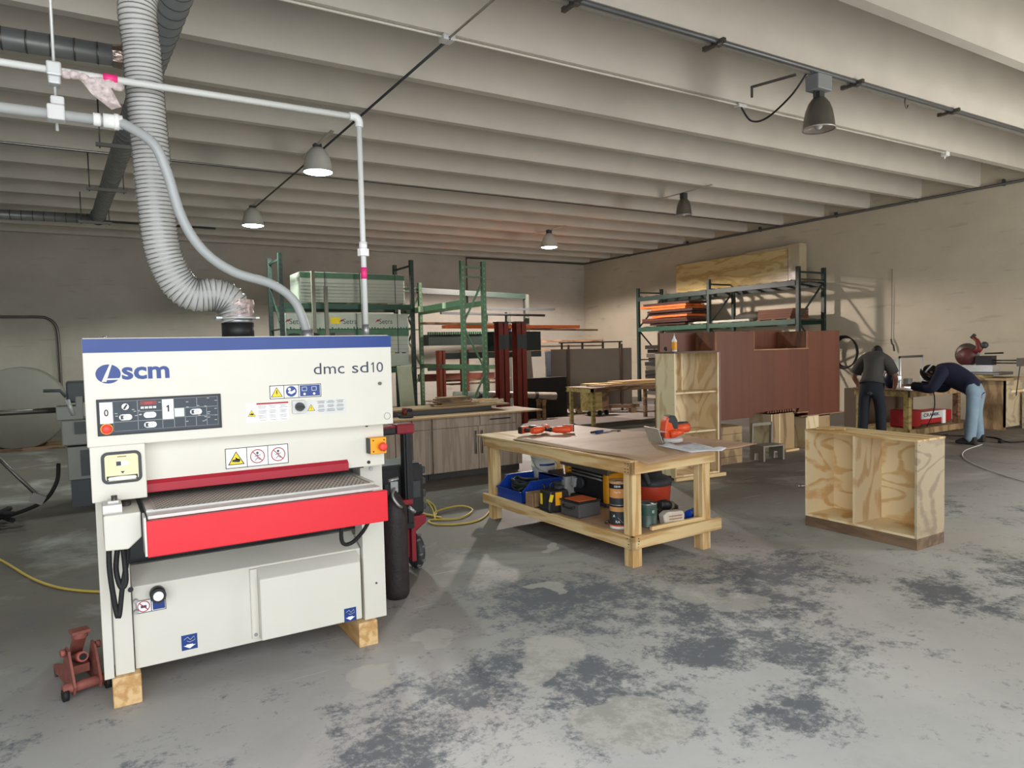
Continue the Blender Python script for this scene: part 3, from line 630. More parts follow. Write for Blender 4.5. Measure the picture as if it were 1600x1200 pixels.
B(sd).obox((.877, 3.43, 1.343), (.04, .014, .009), (0, .1, 0)).build('knob_grip', M_black, rk)
o = B(sd).box(.916, 1.114, yS-.0008, yS, 1.300, 1.370).build('caution_sticker', M_lgrey, sd)
tri(o, .938, 1.332, .019, yS, 'bang')
for i in range(3): lines(o, .965+.048*i, 1.01+.048*i, 1.305, 1.366, yS, M_print, 12)
yQ = 3.5495
o = sticker(.544, .838, 1.060, 1.157, yQ, (.642, .74))
tri(o, .593, 1.105, .038, yQ, 'hand')
for cx in (.691, .789):
    B(sd).lathe([(.030, 0), (.0345, 0)], (cx, yQ-.0010, 1.108), 28, 'y').build('prohibition_ring', M_dred, o)
    B(sd).beam((cx-.022, yQ-.0013, 1.131), (cx+.022, yQ-.0013, 1.085), .0006, .004).build('prohibition_bar', M_dred, o)
    B(sd).prism(ellipse(cx, 1.124, .006, .006, 10), 'y', yQ-.001, yQ-.0006).beam((cx, yQ-.0009, 1.118), (cx-.002, yQ-.0009, 1.098), .0004, .007).beam((cx, yQ-.0009, 1.1), (cx-.012, yQ-.0009, 1.088), .0004, .003).beam((cx, yQ-.0009, 1.1), (cx+.012, yQ-.0009, 1.09), .0004, .003).beam((cx-.014, yQ-.0009, 1.108), (cx+.014, yQ-.0009, 1.114), .0004, .003).build('pictogram_print', M_print, o)
# emergency stop box, right
e = B(sd).box(1.247, 1.335, 3.50, 3.55, 1.066, 1.152).build('emergency_stop_box', M_amb, sd, bevel=.004)
B(sd).box(1.240, 1.249, 3.505, 3.55, 1.07, 1.15).build('box_side', M_dgrey, e)
B(sd).lathe([(.001, -.04), (.014, -.039), (.023, -.03), (.023, -.022), (.013, -.02), (.013, 0)], (1.306, 3.5, 1.105), 22, 'y').build('stop_button', M_stop, e)
for x in (1.262, 1.322):
    for z in (1.08, 1.138): B(sd).cyl((x, 3.498, z), (x, 3.5, z), .004, 8).build('screw', M_black, e)
# thickness control box, left
cb = B(sd).box(-.006, .204, 3.465, 3.66, .984, 1.224).build('thickness_control_box', M_white, sd, bevel=.004)
def rrect(x0, x1, z0, z1, r, n=5):
    return [(cx+r*math.cos(a), cz+r*math.sin(a)) for cx, cz, a0 in ((x1-r, z1-r, 0), (x0+r, z1-r, PI/2), (x0+r, z0+r, PI), (x1-r, z0+r, 3*PI/2)) for a in [a0+PI/2*k/n for k in range(n+1)]]
B(sd).prism(rrect(.034, .187, 1.060, 1.197, .025), 'y', 3.457, 3.467).build('rubber_surround', M_dgrey, cb, bevel=.002)
B(sd).prism(rrect(.047, .174, 1.072, 1.185, .014), 'y', 3.4555, 3.460).build('cream_face', M_cream, cb)
b = B(sd); w_, h_ = .05, .024; x, z = .112, 1.147
o = b.prism([(x+(w_-h_)/2*s_+h_/2*math.cos(a), z+h_/2*math.sin(a)) for s_, a0 in ((1, -PI/2), (-1, PI/2)) for a in [a0+PI*k/8 for k in range(9)]], 'y', 3.449, 3.456).build('rocker_switch', M_wht, cb, bevel=.001)
B(sd).box(.09, .108, 3.447, 3.449, z-.009, z+.009).build('switch_half', M_dgrey, o)
B(sd).prism([(.105, 1.112), (.121, 1.112), (.113, 1.101)], 'y', 3.4545, 3.4556).box(.095, .13, 3.4545, 3.4556, 1.174, 1.177).build('face_print', M_print, cb)
B(sd).box(.052, .170, 3.4535, 3.457, 1.074, 1.094).build('slot', M_black, cb)
B(sd).lathe([(.001, -.055), (.008, -.05), (.01, 0), (.008, .05), (.001, .055)], (.111, 3.449, 1.083), 12, 'x').build('slot_roller', M_wht, cb)
# lower stickers
yL = 3.6895
o = sticker(.146, .273, .400, .462, yL, (.21,))
B(sd).lathe([(.023, 0), (.027, 0)], (.178, yL-.001, .431), 24, 'y').build('prohibition_ring', M_dred, o)
B(sd).beam((.161, yL-.0013, .448), (.195, yL-.0013, .414), .0006, .004).build('prohibition_bar', M_dred, o)
B(sd).box(.166, .19, yL-.0012, yL-.0008, .424, .436).build('pictogram_print', M_print, o)
B(sd).box(.216, .268, yL-.0014, yL-.0008, .406, .457).build('blue_field', M_blue, o)
def lift(x0, x1, z0, z1, y):
    o = B(sd).box(x0, x1, y-.0008, y, z0, z1).build('lifting_point_sticker', M_blue, sd); w = x1-x0; h = z1-z0
    B(sd).prism([(x0+.12*w, z0+.30*h), (x0+.3*w, z0+.30*h), (x0+.3*w, z0+.36*h), (x0+.7*w, z0+.36*h), (x0+.7*w, z0+.30*h), (x0+.88*w, z0+.30*h), (x0+.5*w, z0+.08*h)], 'y', y-.0016, y-.0008).build('arrow_print', M_wht, o)
    b = B(sd); P = [(x0+.15*w, z0+.7*h), (x0+.4*w, z0+.85*h), (x0+.55*w, z0+.65*h), (x0+.8*w, z0+.85*h), (x0+.85*w, z0+.6*h), (x0+.5*w, z0+.5*h), (x0+.35*w, z0+.6*h)]
    for p, q in zip(P, P[1:]): b.beam((p[0], y-.0012, p[1]), (q[0], y-.0012, q[1]), .0006, .0016)
    b.build('diagram_print', M_lgrey, o)
lift(.331, .402, .178, .252, yL)
lift(1.112, 1.178, .166, .238, 3.6195)
# cables on the sander
B(sd).tube(smoothpath([(.05, 3.5, .81), (.045, 3.48, .70), (.055, 3.48, .56), (.07, 3.48, .47), (.09, 3.48, .60), (.115, 3.5, .72), (.12, 3.52, .80)]), .011, 8).build('looped_cable', M_blk2, sd)
B(sd).tube(smoothpath([(.085, 3.5, .80), (.07, 3.5, .68), (.085, 3.48, .60), (.105, 3.48, .63), (.10, 3.5, .78)]), .011, 8).build('looped_cable', M_blk2, sd)
B(sd).tube(smoothpath([(1.17, 3.25, .79), (1.215, 3.35, .79), (1.24, 3.5, .74), (1.21, 3.55, .66), (1.16, 3.58, .60), (1.11, 3.58, .60), (1.10, 3.58, .66), (1.13, 3.6, .75), (1.15, 3.7, .78)]), .0105, 8).build('looped_cable', M_blk2, sd)
# timber blocks under the sander
M_blk = wood('old_timber_block', '#dab885', '#bd9259', (7, .8, 7), 2.0, 1, bands=3)
for i, (x0, x1, zz) in enumerate(((.035, .152, .139), (1.195, 1.302, .134))):
    b = B(((x0+x1)/2, 4.1, 0)).box(x0, x1, 3.635, 4.6, 0, zz)
    single('timber_block', b, M_blk, ('squared timber block under the left corner of the sander', 'squared timber block under the right corner of the sander')[i], 'timber', bevel=.004)

# ------------------------------------------------------------------ trolley jack behind the left corner
jk = thing('trolley_jack', 'small dirty red trolley jack on the floor behind the left corner of the sander', 'jack', (-.10, 4.0, 0), .25)
for sx in (-.055, .055): B().prism([(-.14, .02), (-.16, .06), (-.08, .21), (-.03, .22), (.02, .12), (.22, .06), (.22, .03)], 'x', sx-.005, sx+.005).build('side_plate', M_dirtysteel, jk)
B().cyl((-.10, -.12, .05), (.10, -.12, .05), .024, 12).build('front_axle', M_dirtysteel, jk)
for sx in (-.09, .09): B().cyl((sx-.012, -.13, .028), (sx+.012, -.13, .028), .028, 16).build('wheel', M_blk2, jk)
for sx in (-.05, .05): B().cyl((sx-.01, .2, .02), (sx+.01, .2, .02), .02, 14).build('wheel', M_dsteel, jk)
B().box(-.035, .035, -.05, .12, .08, .12).beam((0, .1, .1), (0, -.05, .26), .05, .03).build('lift_arm', M_dirtysteel, jk)
B().cyl((0, -.05, .255), (0, -.05, .285), .035, 12).box(-.04, .04, -.085, -.015, .28, .295).build('saddle', M_dirtysteel, jk, bevel=.003)
B().cyl((0, -.085, .17), (0, .02, .14), .024, 14).build('handle_socket', mat('bright_red_jack_paint', '#a8534a', .5), jk)
B().cyl((0, -.09, .17), (0, -.084, .17), .016, 12).build('socket_hole', M_black, jk)
for sx in (-.075, .075): B().cyl((sx-.01, -.05, .2), (sx+.01, -.05, .2), .018, 10).build('pivot_nut', M_dirtysteel, jk)

# ------------------------------------------------------------------ yellow cords on the floor
M_ycord = mat('yellow_cord', '#d9bd52', .5)
single('yellow_air_line', B((-.4, 6, 0)).tube(smoothpath([(-1.4, 8.4, .008), (-.9, 7.4, .008), (-.665, 6.9, .008), (-.368, 6.05, .008), (-.1, 5.62, .008), (.25, 5.4, .008), (.6, 5.5, .008), (1.0, 5.2, .008)]), .009, 6), M_ycord, 'yellow air line lying on the floor left of the sander', 'hose')
single('yellow_extension_cord', B((2.9, 5.9, 0)).tube(smoothpath([(2.5, 6.4, .01), (2.75, 6.25, .012), (2.82, 6.0, .012), (2.7, 6.35, .02), (2.62, 6.75, .03), (2.72, 6.55, .02), (2.78, 6.1, .02), (2.95, 6.45, .025), (3.0, 6.75, .03), (2.9, 6.4, .02), (2.75, 6.0, .015), (2.85, 6.2, .03), (3.15, 6.3, .03), (3.2, 6.1, .02), (2.95, 5.9, .012), (2.7, 6.0, .012), (2.66, 5.85, .01), (2.82, 5.72, .009), (3.05, 5.72, .009), (3.3, 5.95, .009), (3.6, 6.4, .009), (4.2, 6.9, .009)]), .0085, 6), M_ycord, 'tangled yellow extension cord on the floor behind the tool trolley', 'cord')

# ------------------------------------------------------------------ rolling tool box and leaning cylinder
tb = thing('rolling_tool_box', 'black and dark red rolling tool box with raised telescopic handle beside the sander', 'tool box', (1.75, 4.62, 0))
M_tred = mat('dark_red_plastic', '#8e1f2b', .5)
B(tb).box(1.30, 2.04, 4.62, 4.98, .42, .80).build('lid_box', M_black, tb, bevel=.03)
for x in (1.62, 1.78, 1.97): B(tb).box(x-.05, x+.035, 4.605, 4.625, .55, .68).build('moulded_panel', M_dgrey, tb, bevel=.01)
for z in (.46, .55, .64, .72): B(tb).box(1.96, 2.055, 4.63, 4.70, z, z+.05).build('corner_rib', M_dgrey, tb, bevel=.008)
B(tb).box(1.30, 1.90, 4.50, 4.64, .535, .575).build('lower_handle', M_tred, tb, bevel=.008)
B(tb).prism([(1.30, .12), (1.97, .12), (1.97, .3), (2.06, .36), (2.06, .42), (1.30, .42)], 'y', 4.64, 5.0).build('lower_box', M_tred, tb, bevel=.015)
for x in (1.80, 1.86, 1.92): B(tb).box(x, x+.035, 4.60, 4.645, .10, .40).build('red_rib', M_tred, tb, bevel=.006)
for x in (1.41, 1.885): B(tb).box(x-.032, x+.032, 4.53, 4.60, .36, 1.06).box(x-.02, x+.02, 4.515, 4.53, .4, 1.05).build('telescopic_post', M_black, tb, bevel=.008)
B(tb).box(1.36, 1.80, 4.52, 4.60, 1.03, 1.085).build('handle_grip', M_black, tb, bevel=.01)
B(tb).box(1.36, 1.80, 4.52, 4.61, 1.07, 1.09).box(1.80, 1.93, 4.51, 4.62, 1.03, 1.10).build('handle_cap', M_tred, tb, bevel=.01)
for x in (2.02, 1.32):
    w = B(tb).lathe([(.02, -.03), (.115, -.03), (.13, -.015), (.13, .015), (.115, .03), (.02, .03)], (x, 4.78, .13), 28, 'x').build('wheel', M_dgrey, tb)
    bb = B(tb)
    for k in range(16):
        a = 2*PI*k/16; bb.obox((x+(.012 if k % 2 else -.012), 4.78+.131*math.cos(a), .13+.131*math.sin(a)), (.03, .014, .014), (a, 0, .4))
    bb.build('tyre_tread', mat('dusty_tread', '#77756f', .8), w)
tk = thing('gas_cylinder', 'dark dusty gas cylinder standing in front of the rolling tool box', 'cylinder', (1.665, 4.27, 0))
B(tk).lathe([(.001, .0), (.07, 0), (.082, .02), (.085, .06), (.085, .52), (.075, .60), (.045, .66), (.025, .68), (.025, .70), (.001, .70)], (1.665, 4.27, 0), 28).build('tank', mat('dusty_maroon_paint', '#2a2122', .6, var=.5, vs=14, bump=.3), tk)
B(tk).box(1.64, 1.69, 4.25, 4.29, .69, .76).cyl((1.63, 4.27, .765), (1.70, 4.27, .775), .012, 8).build('valve', M_steel, tk)
B(tk).tube(smoothpath([(1.66, 4.24, .72), (1.63, 4.2, .68), (1.66, 4.18, .62), (1.69, 4.2, .60)], 5), .01, 6).cyl((1.73, 4.18, .60), (1.77, 4.17, .56), .011, 8).build('brass_fitting', M_steel, tk)

# ------------------------------------------------------------------ work bench
BZ = -.055  # slight yaw of the bench
bench = thing('work_bench', 'long pine work bench with lower shelf and hardboard top in the middle of the floor', 'workbench', (3.30, 3.83, 0), .045)
def leg(x, y, z1=.70):
    B().box(x, x+.09, y, y+.04, 0, z1).box(x, x+.04, y+.04, y+.09, 0, z1).build('leg', M_pine, bench, bevel=.003)
W_, L_b = .80, 1.96
for x, y in ((.0, 0), (W_-.06, 0), (0, L_b-.09), (W_-.06, L_b-.09)): leg(x, y, .70 if x == 0 else .72)
B().box(-.03, 0, -.035, L_b+.02, .685, .775).build('top_rail', M_piney, bench, bevel=.003)
B().box(W_+.03, W_+.06, -.035, L_b+.02, .685, .775).build('top_rail', M_piney, bench, bevel=.003)
B().box(-.03, W_+.06, -.035, 0, .685, .775).build('end_rail', M_pinex, bench, bevel=.003)
B().box(-.03, W_+.06, L_b, L_b+.03, .685, .775).build('end_rail', M_pinex, bench, bevel=.003)
B().box(-.035, 0, -.035, L_b+.05, .145, .235).build('shelf_rail', M_piney, bench, bevel=.003)
B().box(-.035, W_+.12, -.035, 0, .145, .235).build('shelf_end_rail', M_pinex, bench, bevel=.003)
B().box(W_+.03, W_+.06, 0, L_b+.05, .145, .235).build('shelf_rail', M_piney, bench, bevel=.003)
B().box(0, W_+.03, 0, L_b+.03, .215, .230).build('shelf_board', M_hard, bench)
B().box(-.05, W_+.10, -.04, L_b+.12, .775, .79).build('plywood_top', M_piney, bench, bevel=.002)
bb = B()
for y in (.0, .03): 
    for z in (.70, .72, .745, .76): bb.cyl((-.0315, y+.01*random.random(), z), (-.03, y, z), .004, 6)
for z in (.16, .18, .20, .22): bb.cyl((-.037, .02*random.random(), z), (-.034, .01, z), .004, 6).cyl((.02+.02*random.random(), -.0365, z), (.02, -.034, z), .004, 6)
bb.build('nail_heads', M_dsteel, bench)
# hardboard sheet: sagging, overhanging the near corner
hb = B((3.8, 4.6, .80)); nx, ny = 10, 14; vs = []
c00, c10, c01, c11 = Vector((3.31, 3.66, .8)), Vector((4.49, 3.72, .8)), Vector((3.20, 5.30, .8)), Vector((4.22, 5.80, .8))
for j in range(ny+1):
    for i in range(nx+1):
        u, v = i/nx, j/ny; p = c00*(1-u)*(1-v)+c10*u*(1-v)+c01*(1-u)*v+c11*u*v
        z = .797+.008*math.sin(u*3.1)*(1-v) - .02*max(0, (.12-v)/.12)*(1-u)+.004*math.sin(v*9+u*4)
        if u > .75: z += .012*(u-.75)/.25
        vs.append((p.x, p.y, z))
hb.add(vs, [(j*(nx+1)+i, j*(nx+1)+i+1, (j+1)*(nx+1)+i+1, (j+1)*(nx+1)+i) for j in range(ny) for i in range(nx)], True)
o = single('hardboard_sheet', hb, M_hard, 'thin brown hardboard sheet overhanging the work bench top', 'board'); md = o.modifiers.new('t', 'SOLIDIFY'); md.thickness = .005; md.offset = 0

# --- on the bench top
ZT = .804
cs = thing('circular_saw', 'orange and grey circular saw standing on the right of the bench top', 'power tool', (4.06, 4.25, ZT), -.25)
B().obox((-.135, .0, .068), (.006, .24, .13), (0, -.35, 0)).obox((-.10, -.02, .10), (.07, .16, .005), (0, .1, 0)).build('base_plate', M_alu, cs)
B().cyl((-.12, -.05, .05), (-.09, -.05, .06), .022, 10).cyl((-.12, .03, .09), (-.09, .03, .09), .018, 10).box(-.115, -.085, -.07, .05, .02, .045).build('depth_knob', M_black, cs)
B().lathe([(.001, 0), (.085, 0), (.10, .006), (.10, .03), (.085, .04), (.001, .042)], (.02, 0, .0), 26).build('blade_guard', M_lgrey, cs)
B().prism([(-.055, .035), (-.06, .10), (-.045, .19), (-.02, .215), (.035, .215), (.055, .19), (.06, .10), (.055, .035)], 'y', -.05, .045).build('motor_body', M_orange, cs, bevel=.015)
B().prism([(-.03, .17), (-.015, .222), (.04, .222), (.062, .18), (.065, .11), (.02, .11), (.0, .16)], 'y', -.053, .048).build('grip_cover', M_dgrey, cs, bevel=.01)
B().tube([(-.02, -.06, .07), (.03, -.07, .08), (.10, -.06, .085)], [.032, .03, .018], 12).build('front_handle', M_orange, cs)
B().tube([(.04, .02, .10), (.10, .02, .105), (.19, .02, .11)], [.03, .04, .042], 14).build('motor_barrel', M_orange, cs)
B().tube([(.06, .02, .135), (.12, .02, .14), (.19, .02, .14)], [.02, .022, .02], 10).build('barrel_cap', M_dgrey, cs)
B().cyl((.19, .02, .11), (.20, .02, .11), .036, 16).build('end_cap', mat('dark_orange_shell', '#b03a1c', .5), cs)
def drill(loc, rz, label, flip=1):
    t = thing('cordless_drill', label, 'power tool', loc, rz)
    B().tube([(-.09, 0, .035), (-.04, 0, .035), (.05, 0, .035), (.08, 0, .035)], [.025, .034, .03, .02], 12).build('motor_body', M_orange, t)
    B().tube([(.08, 0, .035), (.10, 0, .035), (.13, 0, .035)], [.022, .021, .012], 12).build('chuck', M_black, t)
    B().tube([(-.03, 0, .035), (-.05, .06*flip, .035), (-.06, .11*flip, .035)], [.02, .019, .022], 10).build('grip', M_dgrey, t)
    B().obox((-.055, .135*flip, .035), (.11, .05, .065), (0, 0, .1)).build('battery', M_black, t, bevel=.008)
    B().obox((-.055, .112*flip, .035), (.10, .012, .06)).build('orange_band', M_orange, t)
    return t
drill((3.55, 5.42, ZT+.004), .3, 'orange cordless drill lying on the bench, left one of three')
drill((3.72, 5.30, ZT+.004), 2.4, 'orange cordless drill lying on the bench, right one of three', -1)
drill((3.70, 5.52, ZT+.006), 1.2, 'orange cordless driver at the back of the three on the bench', 1)
pt = thing('planer_pliers', 'grey and black pliers lying in the middle of the bench top', 'pliers', (4.08, 5.13, ZT))
B().tube([(-.14, .0, .01), (-.05, .015, .012), (0, 0, .012)], [.01, .011, .012], 8).build('handle', M_black, pt)
B().tube([(-.12, -.05, .01), (-.05, -.02, .012), (0, 0, .012)], [.01, .011, .012], 8).build('handle', M_blue, pt)
B().obox((.04, 0, .012), (.10, .03, .016), (0, 0, .1)).build('jaw', M_steel, pt, bevel=.004)
B().tube(smoothpath([(.08, 0, .01), (.14, -.03, .008), (.17, -.05, .008), (.10, -.09, .008)], 5), .004, 6).build('wire_tail', M_black, pt)
pp = B((3.95, 3.9, ZT)); nx, ny = 8, 6; vs = []
q00, q10, q01, q11 = Vector((3.76, 3.70, 0)), Vector((4.05, 3.63, 0)), Vector((3.83, 4.12, 0)), Vector((4.12, 4.06, 0))
for j in range(ny+1):
    for i in range(nx+1):
        u, v = i/nx, j/ny; p = q00*(1-u)*(1-v)+q10*u*(1-v)+q01*(1-u)*v+q11*u*v
        vs.append((p.x, p.y, ZT+.006+.006*math.sin(u*5+v*3)*u+(.02 if i == nx and j < 2 else 0)+(.022 if j == ny and i in (2, 3) else 0)))
pp.add(vs, [(j*(nx+1)+i, j*(nx+1)+i+1, (j+1)*(nx+1)+i+1, (j+1)*(nx+1)+i) for j in range(ny) for i in range(nx)], True)
o = single('plan_drawing', pp, M_paper, 'white sheets of plans with fine line drawing on the near end of the bench', 'paper'); md = o.modifiers.new('t', 'SOLIDIFY'); md.thickness = .002
b = B(o)
for i in range(16):
    u0, v0 = random.uniform(.12, .8), random.uniform(.12, .8); p = Vector((3.76, 3.70, 0))*(1-u0)+Vector((4.05, 3.63, 0))*u0+Vector((.07, .42, 0))*v0
    d = Vector((.28, -.07, 0)) if i % 2 else Vector((.07, .42, 0)); q = p+d*random.uniform(.1, .25)
    b.beam((p.x, p.y, ZT+.0165), (q.x, q.y, ZT+.0165), .003, .0006)
b.build('line_drawing_print', mat('faint_blue_ink', '#9aa0bd', .7), o)

# --- on the bench shelf
ZS = .232
bn = thing('blue_parts_bin', 'blue plastic stacking bin full of black cable on the bench shelf', 'bin', (3.235, 5.22, ZS), 0)
def bin_walls(w, d, h, t=.008):
    b = B()
    b.box(0, w, 0, d, 0, t)
    b.box(0, w, 0, t, 0, h*1.0).box(0, w, d-t, d, 0, h)
    b.box(w-t, w, 0, d, 0, h)
    return b
B().box(0, .42, 0, .42, 0, .01).build('bin_floor', M_blueb, bn)
B().prism([(0, 0), (0, .10), (.10, .19), (.42, .19), (.42, 0)], 'y', 0, .01).build('side_wall', M_blueb, bn, bevel=.003)
B().prism([(0, 0), (0, .10), (.10, .19), (.42, .19), (.42, 0)], 'y', .41, .42).build('side_wall', M_blueb, bn, bevel=.003)
B().box(.41, .42, 0, .42, 0, .19).box(.41, .44, 0, .42, .175, .19).build('back_wall', M_blueb, bn)
B().box(-.005, .008, 0, .42, 0, .10).box(-.02, .008, 0, .42, .085, .10).build('front_lip', M_blueb, bn)
for i in range(3): B().box(.12+.11*i, .14+.11*i, -.012, 0, .02, .17).build('outer_rib', M_blueb, bn)
B().box(.09, .43, -.02, .0, .17, .19).box(.09, .43, .42, .44, .17, .19).build('rim_flange', M_blueb, bn)
cbp = []
for i in range(46): cbp.append((3.235+.16+.09*math.cos(i*.8)+random.uniform(-.03, .03), 5.22+.21+.13*math.sin(i*.8)+random.uniform(-.03, .03), ZS+.06+.1*i/46+random.uniform(-.02, .03)))
single('black_cable_coil', B((3.39, 5.43, ZS+.02)).tube(smoothpath(cbp, 4), .012, 6), mat('dusty_black_cable', '#2c302f', .6), 'tangled dusty black cable heaped in the blue bin', 'cable')
b = B((3.30, 5.10, ZS)).box(3.215, 3.225, 5.02, 5.13, ZS, ZS+.12).box(3.225, 3.40, 5.0, 5.012, ZS, ZS+.13).box(3.225, 3.40, 5.13, 5.142, ZS, ZS+.12).box(3.225, 3.40, 5.0, 5.14, ZS, ZS+.01)
single('cardboard_box', b, wood('brown_box_board', '#a88663', '#8f6f50', (1, 1, 4), 1, 1, bands=1), 'small open brown box between blue bin and black tool bag', 'box')
def bucket(loc, r, h, label, m, lm, handle=True, rings=True):
    t = thing('plastic_bucket', label, 'bucket', loc)
    pr_ = [(.001, 0), (r*.88, 0), (r*.9, .01)]
    pr_ += [(r*.93, h*.6), (r*1.0, h*.62), (r*1.0, h*.66), (r*.95, h*.67), (r*.97, h*.85), (r*1.03, h*.86), (r*1.03, h*.9), (r*.98, h*.91), (r*1.0, h)] if rings else [(r, h)]
    B().lathe(pr_, (0, 0, 0), 28).build('body', m, t)
    B().lathe([(r*1.03, h-.015), (r*1.05, h), (r*1.02, h+.012), (r*.9, h+.006), (.001, h+.006)], (0, 0, 0), 28).build('lid', lm, t)
    if handle: B().tube(smoothpath([(-r*1.0, 0, h*.8), (-r*.95, -r*.6, h*.6), (0, -r*1.15, h*.5), (r*.95, -r*.6, h*.6), (r, 0, h*.8)], 5), .004, 6).build('handle', M_steel, t)
    return t
M_bkt = mat('milky_white_plastic', '#d9dad3', .4)
bk = bucket((3.74, 5.63, ZS), .12, .37, 'white plastic bucket with blue striped label at the back of the shelf', M_bkt, M_bkt)
for z, m, w in ((.255, M_blue, .10), (.20, M_lgrey, .10)):
    B().add([(.128*math.sin(a)*.95, -.128*math.cos(a)*.95, z-(.03 if m is M_lgrey else .008)) for a in [-.9+.2*k for k in range(8)]]+[(.128*math.sin(a)*.95, -.128*math.cos(a)*.95, z+(.03 if m is M_lgrey else .012)) for a in [-.9+.2*k for k in range(8)]], [(k, k+1, k+9, k+8) for k in range(7)]).build('label_band', m, bk)
b = thing('storage_tub', 'squat white tub with dark lid beside the white bucket', 'tub', (3.83, 5.33, ZS))
B().box(-.13, .15, -.12, .12, 0, .19).build('tub_body', M_bkt, b, bevel=.02)
B().box(-.15, .17, -.14, .14, .19, .215).build('tub_lid', mat('dark_brown_lid', '#3c3433', .5), b, bevel=.008)
# black and yellow tool bag
tbg = thing('tool_bag', 'open black tool bag with yellow patches standing on the bench shelf', 'bag', (3.30, 4.83, ZS), -.1)
B().prism([(-.09, 0), (.11, 0), (.12, .05), (.10, .19), (-.08, .19), (-.10, .04)], 'y', -.09, .09).build('bag_body', M_black, tbg, bevel=.02)
for x, y, r_ in ((-.075, .0, 0),): B().obox((-.098, .03, .11), (.006, .03, .09)).build('yellow_patch', M_yel, tbg)
B().obox((.0, -.093, .12), (.06, .006, .11)).build('yellow_patch', M_amb, tbg)
B().obox((-.07, -.094, .13), (.03, .006, .06), (0, .3, 0)).build('yellow_patch', M_yel, tbg)
B().tube(smoothpath([(-.02, 0, .18), (-.03, 0, .22), (.0, 0, .24), (.04, 0, .2)], 4), .009, 6).tube([(-.06, .03, .18), (-.07, .04, .23)], .012, 6).build('bag_handle', M_black, tbg)
B().obox((.05, -.02, .2), (.07, .05, .03), (0, 0, .3)).obox((.07, .05, .21), (.05, .04, .05), (.3, 0, .3)).build('tool_tops', M_dgrey, tbg, bevel=.005)
lb = thing('zip_tool_case', 'grey fabric case with orange lid at the front of the bench shelf', 'case', (3.40, 4.60, ZS), .05)
B().box(-.105, .125, -.12, .12, 0, .115).build('case_body', mat('grey_fabric', '#4f4e4d', .8, bump=.4), lb, bevel=.012)
B().box(-.11, .13, -.125, .125, .115, .13).build('case_rim', M_black, lb, bevel=.005)
B().box(-.085, .10, -.10, .09, .13, .134).build('orange_lid_panel', mat('orange_fabric', '#e0703a', .8), lb)
B().tube(smoothpath([(-.108, .07, .09), (-.125, .05, .075), (-.125, -.05, .075), (-.108, -.07, .09)], 5), .007, 6).build('side_handle', M_black, lb)
# table saw
ts = thing('portable_table_saw', 'portable table saw with grey steel top and yellow housing at the back of the shelf', 'power tool', (3.88, 5.0, ZS), -.06)
M_gt = mat('dusty_grey_table', '#6b6863', .5, .3)
B().box(-.14, .30, -.40, .36, .30, .325).build('saw_table', M_gt, ts, bevel=.006)
B().box(-.15, -.13, -.40, .36, .28, .325).build('fence_rail', M_gt, ts, bevel=.004)
B().box(-.10, .28, -.26, .30, .03, .295).build('saw_housing', mat('black_saw_housing', '#232323', .55), ts, bevel=.02)
B().box(-.13, .28, -.36, -.29, .02, .29).build('yellow_side', M_amb, ts, bevel=.02)
B().box(-.13, -.09, .24, .32, .03, .28).build('yellow_side', M_amb, ts, bevel=.01)
B().cyl((-.12, -.28, .22), (-.12, .30, .22), .01, 8).cyl((-.12, -.28, .25), (-.12, .30, .25), .008, 8).build('guide_rod', M_steel, ts)
hw = B().cyl((-.14, .05, .15), (-.11, .05, .15), .05, 16).build('hand_wheel', M_dgrey, ts)
B().obox((-.15, .12, .15), (.03, .04, .09), (.3, 0, 0)).build('lever', M_lgrey, ts)
B().box(-.14, .28, -.37, .34, 0, .03).build('base_frame', M_dgrey, ts, bevel=.01)
cr = B().lathe([(.001, 0), (.03, 0), (.04, .01), (.03, .02), (.001, .02)], (.05, -.375, .18), 16, 'y').build('side_latch', M_black, ts)
B().cyl((.05, -.39, .18), (.05, -.372, .18), .016, 12).build('latch_badge', M_amb, cr)
# cans
def can(loc, r, h, label, m, rz=0):
    t = thing('paint_can', label, 'can', loc, rz)
    B().lathe([(.001, 0), (r, 0), (r, .004), (r*.985, .008), (r*.985, h-.008), (r, h-.004), (r, h), (r*.9, h), (r*.88, h-.006), (.001, h-.006)], (0, 0, 0), 32).build('body', m, t)
    B().lathe([(r*1.0, h-.004), (r*1.02, h+.001), (r*.98, h+.003)], (0, 0, 0), 32).build('rim', M_steel, t)
    return t
def band(t, r, z0, z1, m, a0=0, a1=2*PI, name='label_band', n=32):
    A = [a0+(a1-a0)*k/n for k in range(n+1)]
    return B().add([(r*math.sin(a), -r*math.cos(a), z) for z in (z0, z1) for a in A], [(k, k+1, k+n+2, k+n+1) for k in range(n)], True).build(name, m, t)
def curved_text(t, s, m, r, z, w, h, ang, bold=.01):
    o = text('label_lettering', s, m, t, (0, 0, 0), w=w, h=h, rot=(0, 0, 0), bold=bold)
    for v in o.data.vertices:
        a = ang+v.co.x/r; v.co = (r*math.sin(a), -r*math.cos(a), z+v.co.y)
    return o
AF = -.85
c1 = can((3.405, 4.10, ZS), .074, .18, 'tall wood filler can with dark label and orange bottom band behind the bench leg', M_blk2)
r = .0745
band(c1, r, .0, .018, M_wht); band(c1, r, .018, .028, M_orange); band(c1, r, .028, .130, mat('charcoal_label', '#33363c', .5)); band(c1, r, .130, .165, mat('tan_label', '#d49a5a', .5))
curved_text(c1, 'RA', M_wht, r+.001, .055, .034, .018, AF); curved_text(c1, 'A', M_wht, r+.001, .098, .02, .02, AF-.4, .02); 
B().tube(smoothpath([(-.06, -.05, .09), (-.01, -.08, .035), (.03, -.073, .05), (.072, -.02, .09)], 5), .0018, 5).build('bail_handle', M_steel, c1)
